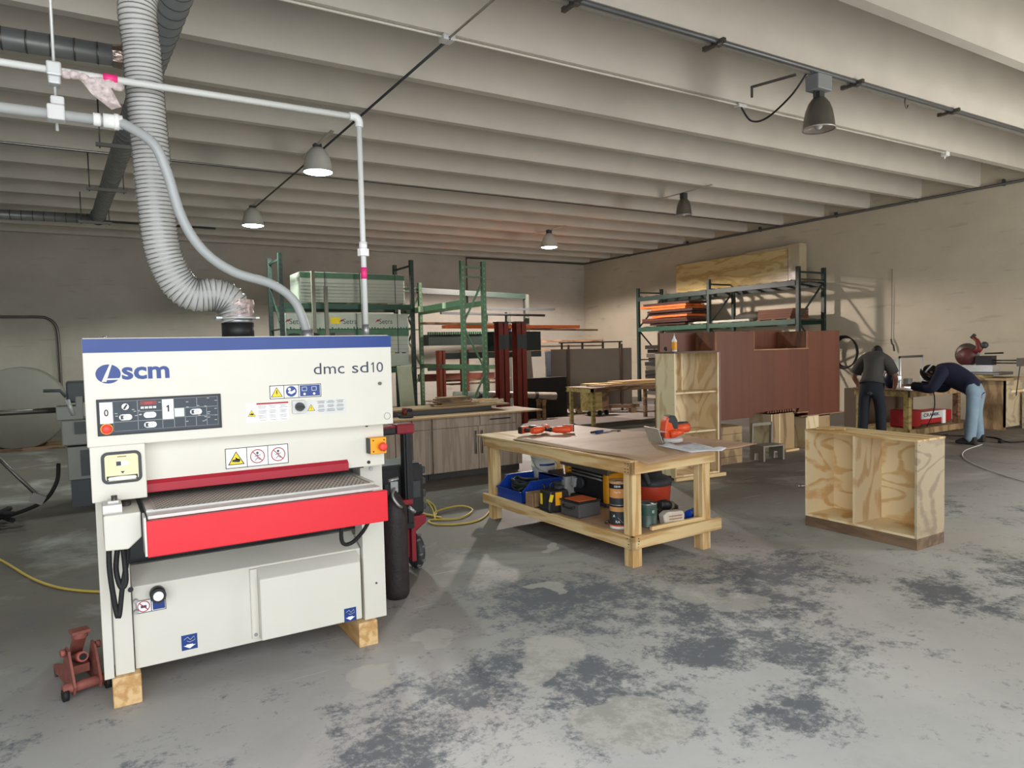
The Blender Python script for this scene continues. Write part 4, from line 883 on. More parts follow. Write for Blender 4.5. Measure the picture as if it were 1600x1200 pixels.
c2 = can((3.405, 4.10, ZS+.183), .074, .175, 'wood filler can stacked on the dark can, orange label with black top band', mat('tan_label2', '#d8a468', .5))
band(c2, .0745, .12, .155, M_blk2); band(c2, .0745, .0, .05, mat('charcoal_label', '#33363c', .5)); band(c2, .0745, .05, .12, mat('orange_label', '#dd9a55', .5))
curved_text(c2, 'DEHR', M_wht, .0755, .138, .05, .015, AF, .02); curved_text(c2, 'Wood Filler', M_wht, .0755, .095, .055, .012, AF)
c3 = can((3.60, 4.00, ZS), .070, .175, 'green grey metal paint can with worn label right of the bench leg', mat('green_grey_can', '#5d6e67', .4, .5, .2, 10))
band(c3, .0705, .09, .15, mat('dark_green_label', '#2f5348', .5)); curved_text(c3, 'E', M_lgrey, .0712, .12, .02, .02, -.1)
vc = thing('shop_vacuum', 'orange shop vacuum with black lid lying behind the bench shelf', 'vacuum', (4.10, 4.50, ZS))
B().lathe([(.001, .0), (.13, 0), (.15, .02), (.16, .16), (.16, .19)], (0, 0, 0), 28).build('tank', mat('orange_red_plastic', '#c84428', .45), vc)
B().lathe([(.165, .185), (.17, .2), (.165, .225), (.14, .25), (.09, .27), (.08, .34), (.001, .35)], (0, 0, 0), 28).build('lid', M_dgrey, vc)
B().obox((.17, -.02, .19), (.05, .03, .09)).build('latch', M_black, vc)
B().tube(smoothpath([(-.05, .05, .3), (-.12, .0, .36), (-.14, -.05, .33), (-.12, -.1, .2)], 5), .022, 10).build('hose_stub', M_dgrey, vc)
# black sander tool
st = thing('angle_grinder', 'black corded angle grinder lying on the bench shelf behind the paper bag', 'power tool', (3.86, 4.07, ZS), .2)
B().tube([(-.10, 0, .13), (-.03, 0, .12), (.06, 0, .09), (.11, -.01, .07)], [.03, .04, .038, .028], 12).build('motor_body', M_black, st)
B().tube([(.02, -.005, .105), (.05, -.005, .095)], .041, 12).build('motor_band', mat('grey_gold_band', '#6f6a55', .5), st)
B().tube(smoothpath([(-.1, 0, .12), (-.15, -.05, .08), (-.1, -.1, .03), (0, -.06, .02), (.1, -.08, .02), (.16, -.02, .03), (.14, .05, .05)], 5), .008, 6).build('power_cord', M_black, st)
B().cyl((.10, 0, .03), (.12, .0, .05), .05, 16).build('guard', M_dsteel, st)
B().obox((.02, .03, .035), (.2, .1, .07)).build('handle', M_black, st, bevel=.02)
pb = thing('paper_bag', 'white and brown crumpled paper bag at the right front of the bench shelf', 'bag', (3.78, 3.93, ZS), -.15)
B().prism([(-.085, 0), (.085, 0), (.095, .07), (.08, .10), (-.06, .105), (-.10, .08)], 'y', -.035, .035).build('bag_body', mat('crumpled_white_paper', '#cfc4b6', .7, var=.2, vs=20, bump=.8, bs=18), pb, bevel=.008)
for i in range(3): B().box(-.05, .07, -.0365, -.035, .02+.022*i, .03+.022*i).build('brown_print', mat('brown_print', '#a6816a', .7), pb)
single('small_blue_roll', B((4.05, 4.02, ZS)).cyl((4.02, 4.0, ZS+.028), (4.12, 4.05, ZS+.028), .028, 14).box(3.98, 4.16, 3.97, 4.09, ZS, ZS+.006), M_blueb, 'blue tape roll in clear tray near the right bench leg', 'roll')
single('shelf_offcut', B((3.5, 3.9, ZS)).box(3.52, 4.05, 3.865, 3.895, ZS, ZS+.03), M_pinex, 'pine offcut lying along the near end of the bench shelf', 'timber', bevel=.002)
hs = B((3.40, 4.22, ZS))
for i in range(3): hs.tube([(3.36+.03*i, 4.22-.02*i, ZS+.012), (3.38+.03*i, 4.20-.02*i, ZS+.03), (3.40+.03*i, 4.21-.02*i, ZS+.012)], .010, 6)
single('metal_clips', hs, M_dsteel, 'rusty metal clips left of the dark can on the bench shelf', 'hardware')

# ------------------------------------------------------------------ low plywood cabinet, right foreground
lc = thing('open_cabinet', 'low open plywood cabinet with two bays and brown plinth on the right foreground', 'cabinet', (5.31, 2.915, 0))
# local: x depth 0..0.385, y width 0..0.965, faces -x
D, Wd, H0, H1 = .385, .965, .088, .826
tpl = .019
B().box(.002, D, .0, Wd, 0, H0).build('plinth', M_kick, lc, bevel=.002)
B().box(0, D, 0, tpl, H0, H1).build('side_panel', M_plyg, lc, bevel=.001)  # greyer copy of the plywood: this side's shade put into its colour
B().box(0, D, Wd-tpl, Wd, H0, H1).build('side_panel', M_ply, lc, bevel=.001)
B().box(0, D, tpl, Wd-tpl, H0, H0+tpl).build('bottom_panel', M_ply, lc)
B().box(-.004, D+.002, -.004, Wd+.004, H1-.0, H1+.016).build('top_panel', M_piney, lc, bevel=.001)
B().box(0, D, Wd/2-tpl/2+.03, Wd/2+tpl/2+.03, H0+tpl, H1).build('divider', M_plyv, lc, bevel=.001)
B().box(D-.01, D, tpl, Wd-tpl, H0+tpl, H1).build('back_panel', wood('back_ply', '#fbe8be', '#e8c48c', (1.2, .9, 2.0), 1.2, 3, bands=8, p0=.66), lc)
bb = B()
for z in (.2, .33, .45, .52, .6, .75): bb.cyl((.02, -.001, z), (.02, .001, z), .0035, 6)
bb.cyl((.03, -.001, .8), (.03, .001, .8), .005, 6)
bb.build('screw_heads', M_dsteel, lc)
for i, (x, y, z) in enumerate(((5.40, 3.74, .844), (5.425, 3.70, .8442))):
    single('pine_offcut', B((x, y, z)).obox((x, y, z+.009+.018*0), (.035, .15, .018), (0, 0, .35)) if i == 0 else B((x, y, z)).obox((x+.02, y-.02, z+.009), (.03, .15, .018), (0, 0, .35)), M_piney, ('short pine strip on top of the low cabinet, left one', 'short pine strip on top of the low cabinet, right one')[i], 'offcut', bevel=.001)
single('floor_bolt', B((6.63, 4.93, 0)).cyl((6.63, 4.93, .02), (6.70, 4.90, .02), .008, 8).cyl((6.62, 4.935, .02), (6.635, 4.93, .02), .018, 10), M_steel, 'small steel bolt lying on the floor left of the low cabinet', 'bolt')

# ------------------------------------------------------------------ tall plywood shelf
tsf = thing('tall_shelf', 'tall narrow open plywood shelf unit standing behind the work bench', 'shelf', (5.865, 6.03, 0), -.10)
M_pt = wood('pale_plywood', '#e5d2ac', '#cfb388', (1.8, 1.8, .7), 1.2, 3, bands=7, p0=.6)
Wt, Dt, Ht = .67, .36, 1.50
B().box(0, .02, 0, Dt, .03, Ht).build('side_panel', M_pt, tsf, bevel=.001)
B().box(Wt-.02, Wt, 0, Dt, .03, Ht).build('side_panel', M_pt, tsf, bevel=.001)
B().box(0, Wt, Dt-.012, Dt, .03, Ht).build('back_panel', M_pt, tsf)
B().box(0, Wt, 0, Dt, Ht, Ht+.02).build('top_panel', mat('dark_edge_top', '#5a4330', .6), tsf)
B().box(.02, Wt-.02, .02, Dt-.012, 1.02, 1.04).build('shelf', M_pt, tsf)
B().box(.02, Wt-.02, .02, Dt-.012, .55, .57).build('shelf', M_pt, tsf)
B().box(.02, Wt-.02, .0, Dt-.012, .04, .06).build('bottom_panel', M_pt, tsf)
B().box(.35, .365, .3, Dt-.012, 1.04, 1.5).build('inner_batten', M_pt, tsf)
B().box(-.02, Wt+.07, -.04, .0, 0, .04).build('foot_board', M_pinex, tsf, bevel=.002)
B().box(0, Wt, .02, Dt, 0, .03).build('plinth', M_dgrey, tsf)
B().box(Wt, Wt+.055, .03, Dt+.02, .0, Ht).build('dark_side_post', M_lam, tsf)
bb = B()
for z in (.6, .9, 1.1, 1.3): bb.cyl((-.001, .03, z), (.001, .03, z), .004, 6)
bb.build('screw_heads', M_dsteel, tsf)
sp = thing('spray_can', 'small yellow and white glue bottle standing on top of the tall shelf', 'bottle', (5.96, 6.12, 1.52))
B().lathe([(.001, 0), (.028, 0), (.03, .01), (.03, .13), (.022, .15), (.012, .16)], (0, 0, 0), 18).build('body', M_wht, sp)
B().lathe([(.0305, .02), (.0305, .115)], (0, 0, 0), 18).build('label_band', M_amb, sp)
B().lathe([(.014, .158), (.012, .175), (.004, .19), (.001, .22)], (0, 0, 0), 12).build('cap', M_wht, sp)
single('shelf_top_clamp', B((6.03, 6.2, 1.52)).tube(smoothpath([(5.90, 6.18, 1.54), (5.88, 6.2, 1.56), (5.92, 6.22, 1.57)], 4), .014, 6).obox((6.05, 6.2, 1.54), (.08, .05, .035)), M_black, 'black clamp lying beside the glue bottle on the tall shelf', 'clamp')

# ------------------------------------------------------------------ brown reception counter on plywood stands
rc = thing('reception_counter', 'large red brown laminate reception counter resting on plywood stands', 'counter', (8.4, 6.7, .5))
y0 = 6.70
B(rc).box(7.31, 8.04, y0, y0+.04, .555, 1.77).build('left_front_panel', M_lam, rc, bevel=.002)
B(rc).box(7.27, 7.31, y0-.0, y0+.9, .56, 1.765).build('left_side_edge', wood('light_laminate_edge', '#8a5a3f', '#6e4632', (4, 4, 1), 1, 1), rc)
B(rc).box(8.04, 9.235, y0+.003, y0+.04, .62, 1.50).build('centre_front_panel', M_lam, rc)
B(rc).box(8.02, 9.25, y0-.01, y0+.10, 1.496, 1.512).build('sill_edge', wood('light_laminate_edge2', '#a57d5c', '#8a6548', (1, 4, 4), 1, 1), rc)
B(rc).box(9.235, 10.01, y0, y0+.04, .50, 1.765).build('right_front_panel', M_lam, rc, bevel=.002)
B(rc).box(9.19, 9.235, y0-.005, y0+.6, 1.512, 1.765).build('recess_cheek', wood('light_laminate_edge', '#8a5a3f', '#6e4632'), rc)
B(rc).box(8.04, 8.06, y0-.002, y0+.5, 1.512, 1.765).build('recess_cheek', wood('light_laminate_edge', '#8a5a3f', '#6e4632'), rc)
B(rc).box(8.55, 9.3, y0+.5, y0+.54, 1.40, 1.79).box(8.50, 8.55, y0+.45, y0+.6, 1.40, 1.79).build('inner_panel', M_lam, rc)
B(rc).box(7.31, 10.0, y0+.04, y0+.9, .60, .64).build('base_board', M_lam, rc)
B(rc).box(7.31, 10.0, y0+.86, y0+.9, .64, 1.3).build('rear_panel', M_lam, rc)
B(rc).box(9.97, 10.01, y0+.04, y0+.9, .50, 1.765).build('right_side_panel', M_lam, rc)
B(rc).box(9.05, 10.07, y0-.02, y0+.02, .488, .502).box(8.98, 9.24, y0-.01, y0+.05, .545, .56).build('bottom_edge_strip', wood('light_laminate_edge2', '#a57d5c', '#8a6548'), rc)
B(rc).prism([(9.0, .56), (9.24, .56), (9.24, .62), (9.04, .62)], 'y', y0, y0+.04).build('bottom_scallop', M_lam, rc)
for i in range(11): B(rc).box(8.33+.055*i, 8.352+.055*i, y0-.002, y0+.03, .585, .62).build('comb_tooth', wood('light_laminate_edge', '#8a5a3f', '#6e4632'), rc)
B(rc).box(6.6, 7.27, y0+.35, y0+.39, .6, 1.765).build('left_wing_panel', M_lam, rc)
M_std = wood('worn_ply_stand', '#a98e68', '#7d6446', (3, 3, .9), 1.5, 2, bands=3)
for i, (x0, x1, ya, z1, lab) in enumerate(((8.46, 8.63, 6.74, .58, 'narrow light plywood stand under the middle of the brown counter'), (8.66, 9.0, 6.76, .58, 'wide dark plywood stand beside the narrow one under the brown counter'), (9.22, 9.80, 6.72, .485, 'wide plywood stand under the right end of the brown counter'))):
    t = thing('plywood_stand', lab, 'stand', ((x0+x1)/2, ya+.2, 0))
    B(t).box(x0, x0+.02, ya, ya+.4, .0, z1).build('side_panel', M_pt, t); B(t).box(x1-.02, x1, ya, ya+.4, 0, z1).build('side_panel', M_std, t)
    B(t).box(x0+(.02 if i != 2 else .30), x1-.02, ya, ya+.02, 0, z1).build('front_panel', M_std, t)
    if i == 2: B(t).box(x0+.02, x0+.30, ya-.003, ya+.02, 0, z1).build('front_panel', M_pt, t)
    B(t).box(x0, x1, ya, ya+.4, z1-.02, z1).build('top_board', M_std, t)
single('stand_foot_board', B((8.8, 6.7, 0)).box(8.68, 8.98, 6.66, 6.75, 0, .03), M_pinex, 'short board on the floor against the wide dark stand', 'board')
# stacked plywood box behind the tall shelf
t = thing('plywood_crate', 'low layered plywood crate in shadow right of the tall shelf', 'crate', (7.15, 6.75, 0))
for i in range(5): B(t).box(6.8, 7.50, 6.45, 6.95, .1*i, .1*i+.095).build('plywood_layer', M_std, t)
# small step stool
stl = thing('step_stool', 'small grey wooden stool with slanted open frame back near the brown counter', 'stool', (7.95, 6.42, 0), -.1)
M_sto = mat('grey_painted_wood', '#8b8578', .7)
B().box(-.19, .19, -.14, .08, .19, .21).build('seat', M_sto, stl)
for x in (-.19, .165): B().prism([(-.14, 0), (-.05, 0), (-.04, .10), (.02, .10), (.03, 0), (.11, 0), (.08, .19), (-.14, .19)], 'x', x, x+.025).build('leg', M_sto, stl)
for x in (-.19, .165): B().beam((x+.012, .10, 0), (x+.012, -.02+.1, .5), .025, .04, (0, 1, 0)).build('back_post', M_sto, stl)
B().box(-.19, .19, .07, .10, .46, .50).build('back_rail', M_sto, stl)
single('floor_debris', B((8.35, 5.9, 0)).obox((8.2, 5.95, .012), (.10, .04, .02), (0, 0, .4)).obox((8.5, 5.9, .006), (.35, .05, .012), (0, 0, -.25)), M_lgrey, 'pale scraps of foil and wood lying on the floor before the counter', 'scrap')

# ------------------------------------------------------------------ washed oak counter with boards
oc = thing('base_cabinet', 'grey washed oak base cabinet with two doors and a handled drawer behind the bench', 'cabinet', (4.2, 8.1, 0))
B(oc).box(3.56, 4.88, 7.93, 8.45, .0, .085).build('toe_kick', M_black, oc)
B(oc).box(3.56, 4.88, 7.87, 8.45, .085, .77).build('carcass', M_ash, oc)
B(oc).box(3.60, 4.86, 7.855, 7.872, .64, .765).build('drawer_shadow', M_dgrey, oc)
dr = B(oc).box(3.595, 4.255, 7.848, 7.868, .637, .765).build('drawer', M_ash, oc, bevel=.002)
dr = B(oc).box(4.262, 4.80, 7.848, 7.868, .637, .765).build('drawer', M_ash, oc, bevel=.002)
B(oc).tube([(4.40, 7.83, .705), (4.70, 7.83, .705)], .007, 8).cyl((4.42, 7.83, .705), (4.42, 7.85, .705), .005, 6).cyl((4.68, 7.83, .705), (4.68, 7.85, .705), .005, 6).build('handle', M_black, dr)
for x0, x1, hx in ((3.595, 4.225, 4.185), (4.232, 4.80, 4.275)):
    d = B(oc).box(x0, x1, 7.848, 7.868, .085, .63).build('door', M_ash, oc, bevel=.002)
    B(oc).tube([(hx, 7.83, .28), (hx, 7.83, .575)], .008, 8).build('handle', M_dsteel, d)
B(oc).box(4.805, 4.88, 7.848, 7.868, .085, .765).build('filler_panel', M_ash, oc, bevel=.002)
oc2 = thing('tall_door_cabinet', 'grey washed oak cabinet partly hidden behind the sander and trolley handle', 'cabinet', (3.0, 8.1, 0))
B(oc2).box(2.2, 3.55, 7.93, 8.45, .0, .085).build('toe_kick', M_black, oc2)
B(oc2).box(2.2, 3.55, 7.87, 8.45, .085, .77).build('carcass', M_ash, oc2)
for x0, x1 in ((2.22, 2.60), (2.61, 3.10), (3.11, 3.20), (3.33, 3.55)): B(oc2).box(x0, x1, 7.848, 7.868, .085, .63).build('door', M_ash, oc2, bevel=.002)
for x0, x1 in ((2.22, 2.60), (2.61, 3.10), (3.11, 3.20), (3.33, 3.55)): B(oc2).box(x0, x1, 7.848, 7.868, .637, .765).build('drawer', M_ash, oc2, bevel=.002)
wt = B((3.8, 8.1, .77)).box(2.3, 5.15, 7.75, 8.45, .772, .792)
single('mdf_worktop', wt, M_mdf, 'pale mdf board laid over the washed oak cabinets', 'worktop', bevel=.002)
M_brn = mat('brown_panel_board', '#8f7350', .7, var=.12)
single('long_brown_board', B((3.9, 8.3, .86)).obox((3.9, 8.35, .865), (1.9, .5, .02), (0, 0, -.03)), M_brn, 'long brown board raised above the worktop at the back', 'board', bevel=.002)
single('board_spacer', B((3.9, 8.3, .80)).box(3.2, 4.6, 8.15, 8.45, .794, .853), M_dgrey, 'dark packing under the long brown board', 'board')
for i in range(6):
    single('offcut_plank', B((4.1, 8.4, .88)).obox((4.1+random.uniform(-.1, .1), 8.36+random.uniform(-.05, .05), .886+.018*i), (.55-.03*i, .16, .014), (0, 0, random.uniform(-.12, .12))), random.choice((M_mdf, M_oldw, M_brn)), 'thin offcut plank in the pile on the brown board, '+nth(i, 6), 'plank', 'offcut planks piled on the brown board', bevel=.001)
bb = []
for i in range(7):
    a = -.35+random.uniform(-.12, .12)
    single('kindling_stick', B((4.65, 8.3, .88)).obox((4.62+random.uniform(-.05, .05), 8.28+random.uniform(-.03, .03), .883+.009*i), (.36, .014, .009), (0, 0, a)), M_pt, 'pale thin stick right of the offcut planks, '+nth(i, 7), 'stick', 'pale sticks on the brown board')
ct = thing('nail_gun', 'dark red and black nail gun lying at the left of the mdf worktop', 'power tool', (3.30, 7.95, .793))
B().box(-.10, .08, -.03, .03, .0, .04).build('magazine', M_black, ct, bevel=.008)
B().tube([(-.03, 0, .03), (-.02, 0, .12)], [.032, .035], 12).build('body', mat('dull_red_shell', '#6e241e', .5), ct)
B().tube([(-.02, 0, .10), (.07, 0, .09)], [.02, .022], 10).build('grip', M_black, ct)
single('grey_leaning_panel', B((3.4, 9.2, 0)).obox((3.12, 9.2, .76), (.75, .03, 1.16), (0, 0, 0)).box(2.8, 3.4, 9.15, 9.25, 0, .2), mat('grey_panel', '#8d8880', .7), 'flat grey panel standing behind the sander and worktop', 'panel', bevel=.003)
t = thing('wrapped_board', 'upright pale green board wrapped in plastic leaning behind the worktop', 'board', (3.85, 9.2, 0), .0)
B(t).obox((3.87, 9.25, .70), (.21, .05, 1.40), (-.04, -.05, 0)).build('wrapped_core', mat('pale_green_wrap', '#a3a888', .35, var=.2), t, bevel=.01)

# ------------------------------------------------------------------ low plywood table, far middle
lt = thing('low_plywood_table', 'low unpainted timber table with yellow green rail in front of the dark slabs', 'table', (8.82, 11.5, 0), .0)
M_ygw = wood('yellow_pine', '#b8a268', '#94804c', (.9, 6, 6), 1.4, 1, bands=3)
B(lt).box(8.60, 8.65, 11.15, 12.05, .68, .76).build('end_rail', M_ygw, lt)
B(lt).box(8.60, 10.8, 11.15, 11.19, .69, .76).build('side_rail', M_oldw, lt)
B(lt).box(8.60, 10.8, 12.01, 12.05, .69, .76).build('side_rail', M_oldw, lt)
B(lt).box(8.60, 10.85, 11.15, 12.05, .76, .775).build('table_top', M_oldw, lt)
for x, y in ((8.65, 11.19), (8.65, 11.93), (10.7, 11.19), (10.7, 11.93)): B(lt).box(x, x+.07, y, y+.06, 0, .76).build('leg', M_ygw if x < 9 else M_oldw, lt)
for i, (x, y, w, d, a) in enumerate(((9.7, 11.5, 1.5, .6, .03), (9.9, 11.6, 1.6, .6, -.04), (10.1, 11.65, 1.5, .5, .06), (10.3, 11.7, 1.3, .5, 0))):
    single('plywood_sheet_piece', B((x, y, .776)).obox((x, y, .785+.02*i), (w, d, .016), (0, 0, a)), (M_oldw, M_mdf, M_ygw, M_mdf)[i], 'loose plywood piece on the low timber table, '+nth(i, 4), 'plywood', 'plywood pieces on the low table')
t = thing('box_on_castors', 'yellow plywood box on castors behind the low table', 'box', (10.0, 12.9, 0), 0)
B(t).box(9.85, 10.25, 12.9, 13.2, .12, .75).build('box_body', M_ygw, t); B(t).box(10.25, 10.45, 12.9, 13.2, .12, .75).build('side_wing', M_oldw, t)
for x in (9.9, 10.2, 10.4): B(t).cyl((x-.02, 12.93, .06), (x+.02, 12.93, .06), .06, 12).build('castor', M_blk2, t)
single('brown_floor_carton', B((9.6, 10.5, 0)).box(9.30, 9.9, 9.6, 10.1, 0, .55), mat('red_brown_carton', '#7a4c38', .7, var=.1), 'red brown panel box on the floor left of the tall shelf', 'box', bevel=.004)
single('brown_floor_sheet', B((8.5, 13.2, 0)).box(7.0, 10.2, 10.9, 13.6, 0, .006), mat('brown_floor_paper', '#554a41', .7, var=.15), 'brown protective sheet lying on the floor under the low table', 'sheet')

# ------------------------------------------------------------------ slab rack in front of the back corner
sr = thing('slab_rack', 'timber and steel trestle holding large dark panels near the back corner', 'rack', (10.4, 13.6, 0), math.atan2(-1.08, 1.79))
# local: x along the slabs 0..2.15, y depth
sr.location = (9.62, 14.05, 0)
B().box(0, 1.95, 0, .05, .20, 1.56).build('front_panel', M_slab, sr, bevel=.004)
for i in range(3): B().box(.02, 1.92, .07+.06*i, .11+.06*i, .22, 1.54-.02*i).build('panel', mat('dark_panel_%d' % (i % 2), ('#3b3530', '#5b5148')[i % 2], .6), sr)
B().box(-.12, 0, .02, .5, .25, 1.52).build('end_wrap', mat('dark_plastic_wrap', '#2b2826', .2), sr)
B().box(-.13, -.115, .05, .25, 1.15, 1.50).build('pale_sticker', M_lumb, sr)
for x in (.40, 1.68): B().box(x, x+.05, -.05, -.0, .05, 1.66).build('upright_post', mat('brown_post', '#4c3425', .6), sr)
B().box(.2, 1.75, .1, .14, 1.70, 1.73).build('top_bar', mat('dark_bar', '#2c211b', .6), sr)
for x in (.25, .75, 1.25, 1.66): B().box(x, x+.05, .1, .14, 1.56, 1.71).build('bar_post', mat('dark_bar', '#2c211b', .6), sr)
for x in (-.1, .6, 1.3, 1.9): B().box(x, x+.12, -.15, .6, 0, .2).build('sleeper', M_oldw, sr)
B().box(-.25, 2.1, -.15, -.10, .12, .2).build('base_rail', M_oldw, sr)
single('tilted_frame_panel', B((8.4, 13.9, 0)).obox((8.62, 13.7, .98), (.42, .03, 1.12), (0, -.07, -.3)).box(8.4, 8.9, 13.68, 13.74, 0, .45), mat('pale_grey_frame', '#857a6c', .6), 'narrow pale framed panel leaning left of the dark slabs', 'panel')
single('black_crate', B((9.0, 13.4, 0)).box(8.4, 9.62, 13.42, 13.62, 0, .92), mat('matt_black_sheet', '#0c0b0b', .8), 'black box shape standing on the floor left of the dark slabs', 'box')
for _x, _h, _l in ((7.2, .565, 'short timber trestle under the left of the grey wrapped roll'), (8.75, .44, 'short timber trestle under the right of the grey wrapped roll')):
    single('timber_trestle', B((_x, 13.2, 0)).box(_x-.04, _x+.04, 13.05, 13.36, _h-.06, _h).box(_x-.04, _x+.04, 13.08, 13.13, 0, _h-.06).box(_x-.04, _x+.04, 13.29, 13.34, 0, _h-.06), M_oldw, _l, 'trestle')
rl = thing('wrapped_carpet_roll', 'grey plastic wrapped roll lying across the black box', 'roll', (7.5, 13.2, .6))
B(rl).tube([(6.6, 13.3, .66), (7.6, 13.22, .62), (8.3, 13.2, .57), (9.1, 13.15, .5)], [.07, .075, .07, .09], 12).build('roll_body', mat('grey_wrapped_film', '#9a9488', .4, var=.3, vs=12), rl)
for i in range(6): B(rl).tube([(6.8+.35*i, 13.28-.02*i, .655-.022*i), (6.88+.35*i, 13.275-.02*i, .65-.022*i)], .08, 12).build('wrap_band', M_dgrey, rl)

# ------------------------------------------------------------------ pallet racks
def upright(root, x, y0, y1, H_, m, along='y', w=.08, lean_start=0):
    """frame: two posts joined by braces; posts at (x,y0) and (x,y1) or, along x, (y0,x) and (y1,x)"""
    pts = [(x, y0), (x, y1)] if along == 'y' else [(y0, x), (y1, x)]
    fr = B(root)
    for px, py in pts: fr.box(px-w/2, px+w/2, py-w/2, py+w/2, 0, H_)
    o = fr.build('upright_frame', m, root)
    b = B(root); z = .3; s_ = 0
    while z+.9 < H_:
        a, c = pts if s_ % 2 == 0 else pts[::-1]
        b.beam((a[0], a[1], z), (c[0], c[1], z+.85), .035, .03); b.beam((pts[0][0], pts[0][1], z+.9), (pts[1][0], pts[1][1], z+.9), .035, .03)
        z += .9; s_ += 1
    b.beam((pts[0][0], pts[0][1], H_-.12), (pts[1][0], pts[1][1], H_-.12), .035, .04)
    b.build('frame_brace', m, o)
    h = B(root)
    for px, py in pts:
        for k in range(int(H_/.1)):
            h.box(px-.012, px+.012, py-w/2-.002, py-w/2, .05+k*.1, .09+k*.1)
    h.build('slot_holes', M_black if m is not M_lgreen else mat('pale_hole_edge', '#8a9a80'), o, kind='stuff')
    return o
# far left rack with wrapped lumber
r1 = thing('lumber_rack', 'tall dark green pallet rack holding wrapped lumber at the back left', 'rack', (4.7, 14.7, 0))
upright(r1, 3.36, 14.3, 15.25, 3.60, M_dgreen); upright(r1, 6.15, 14.3, 15.25, 3.58, M_dgreen)
for z in (2.50, 1.15):
    for y in (14.25, 15.30): B(r1).box(3.40, 6.11, y-.025, y+.025, z, z+.11).build('beam', M_green, r1, bevel=.004)
    for x in (4.0, 4.75, 5.5): B(r1).box(x-.06, x+.06, 14.27, 15.28, z+.11, z+.13).build('deck_board', M_oldw, r1)
def lumber_pack(loc, w, d, h, label, printed):
    t = thing('wrapped_lumber_pack', label, 'lumber', loc)
    B().box(0, w, 0, d, 0, h).build('wrapped_bundle', M_lumb, t, bevel=.015)
    b = B()
    if printed:
        b.box(0, w, -.003, 0, h*.42, h*.62)
        for i in range(40): b.box(w*i/40, w*i/40+.03, -.003, 0, h*.6, h*(.62+.05*random.random()))
    else: b.box(0, w, -.003, 0, h*.80, h*.98)
    b.build('green_stripe_print', M_wgreen, t)
    b = B()
    for i in range(7):
        z = (.04+.05*i)*h/.45
        if z < h*(.40 if printed else .75): b.box(0, w, -.004, 0, z, z+.004)
    b.build('board_lines', mat('thin_grey_line', '#6f7269', .7), t)
    for x in (.22*w, .55*w, .9*w): B().box(x, x+.012, -.006, .002, 0, h).box(x, x+.012, 0, d, h, h+.004).build('strap', M_black, t)
    if printed:
        for x in (.08, .50, .80):
            text('brand_lettering', 'Setra', M_print, t, (w*x+.0, -.005, h*.80), w=.30, h=.11)
            B().prism([(w*x-.24, h*.76), (w*x-.20, h*.80), (w*x-.16, h*.80), (w*x-.13, h*.86), (w*x-.20, h*.84)], 'y', -.005, -.003).build('brand_mark', M_dred, t)
        B().box(w*.34, w*.42, -.005, -.002, h*.74, h*.90).build('yellow_label', M_yel, t)
    return t
lumber_pack((3.75, 14.35, 2.64), 2.25, .8, .62, 'upper wrapped lumber pack with green top stripe on the back left rack', False)
lumber_pack((3.45, 14.35, 1.58), 2.62, .8, .84, 'middle wrapped lumber pack with green band and printed name on the back left rack', True)
single('lower_lumber_stack', B((4.8, 14.7, 1.28)).box(3.5, 6.05, 14.35, 15.15, 1.29, 1.56), M_lumb, 'lower part of the white lumber stack on the back left rack', 'lumber')
for i, (x, z1, m) in enumerate(((3.95, 3.25, M_oldw), (4.98, 3.24, M_oldw), (4.2, 2.95, M_oldw))):
    single('vertical_stake', B((x, 14.15, 0)).box(x-.035, x+.035, 14.1, 14.16, 0, z1), mat('grey_weathered_stake', '#8b877b', .7), ('grey stake standing at the left of the lumber packs', 'grey stake standing before the middle of the lumber packs', 'short grey stake between the other two')[i], 'post')
# middle rack R2, bays running towards the back
r2 = thing('green_bay_rack', 'bright green pallet rack with open bays left of the red steel columns', 'rack', (6.5, 13.7, 0))
o1 = upright(r2, 12.0, 6.20, 6.66, 3.30, M_lgreen, 'x'); upright(r2, 15.3, 6.34, 6.78, 3.20, M_lgreen, 'x')
B(r2).beam((6.20, 12.0, 2.50), (6.34, 15.3, 2.50), .05, .12).build('beam', M_lgreen, r2, bevel=.004)
B(r2).beam((6.66, 12.05, 2.50), (6.78, 15.3, 2.50), .05, .10).build('beam', M_lgreen, r2, bevel=.004)
B(r2).beam((6.66, 12.05, 1.25), (6.78, 15.3, 1.25), .05, .10).build('beam', M_lgreen, r2, bevel=.004)
for y in (12.8, 14.0): B(r2).box(6.18, 6.25, y-.06, y+.06, 2.44, 2.56).build('capacity_tag', mat('pale_green_tag', '#cfe0bd', .6), r2)
# cross rack behind it
r3 = thing('cross_beam_rack', 'dark green beam rack behind the green bays carrying long planks', 'rack', (8.5, 15.7, 0))
B(r3).beam((6.80, 15.5, 3.04), (10.35, 16.3, 3.02), .05, .14).build('beam', M_dgreen, r3, bevel=.004)
for x, y, z1 in ((10.4, 16.35, 3.08), (8.9, 16.0, 2.55), (9.9, 16.5, 2.6)): B(r3).box(x-.06, x+.06, y-.06, y+.06, 0, z1).build('post', mat('grey_green_post', '#4f5149', .6), r3)
B(r3).beam((6.9, 15.4, 1.85), (9.2, 15.4, 1.85), .5, .26).build('deck_bundle', M_dgreen, r3)
b = B(r3)
for i in range(30): b.box(6.9+.06*i, 6.93+.06*i, 15.12, 15.2, 1.98, 2.04)
b.build('deck_teeth', M_lgreen, r3, kind='stuff')
B(r3).beam((6.8, 14.4, 1.47), (9.35, 14.2, 1.47), .30, .14).build('beam', M_dgreen, r3)
B(r3).beam((6.8, 15.0, 1.18), (8.6, 14.9, 1.17), .08, .10).build('beam', M_lgreen, r3)
B(r3).beam((6.8, 15.6, .95), (8.8, 15.4, .93), .05, .18).build('beam', mat('brick_red_beam', '#7b4234', .6), r3)
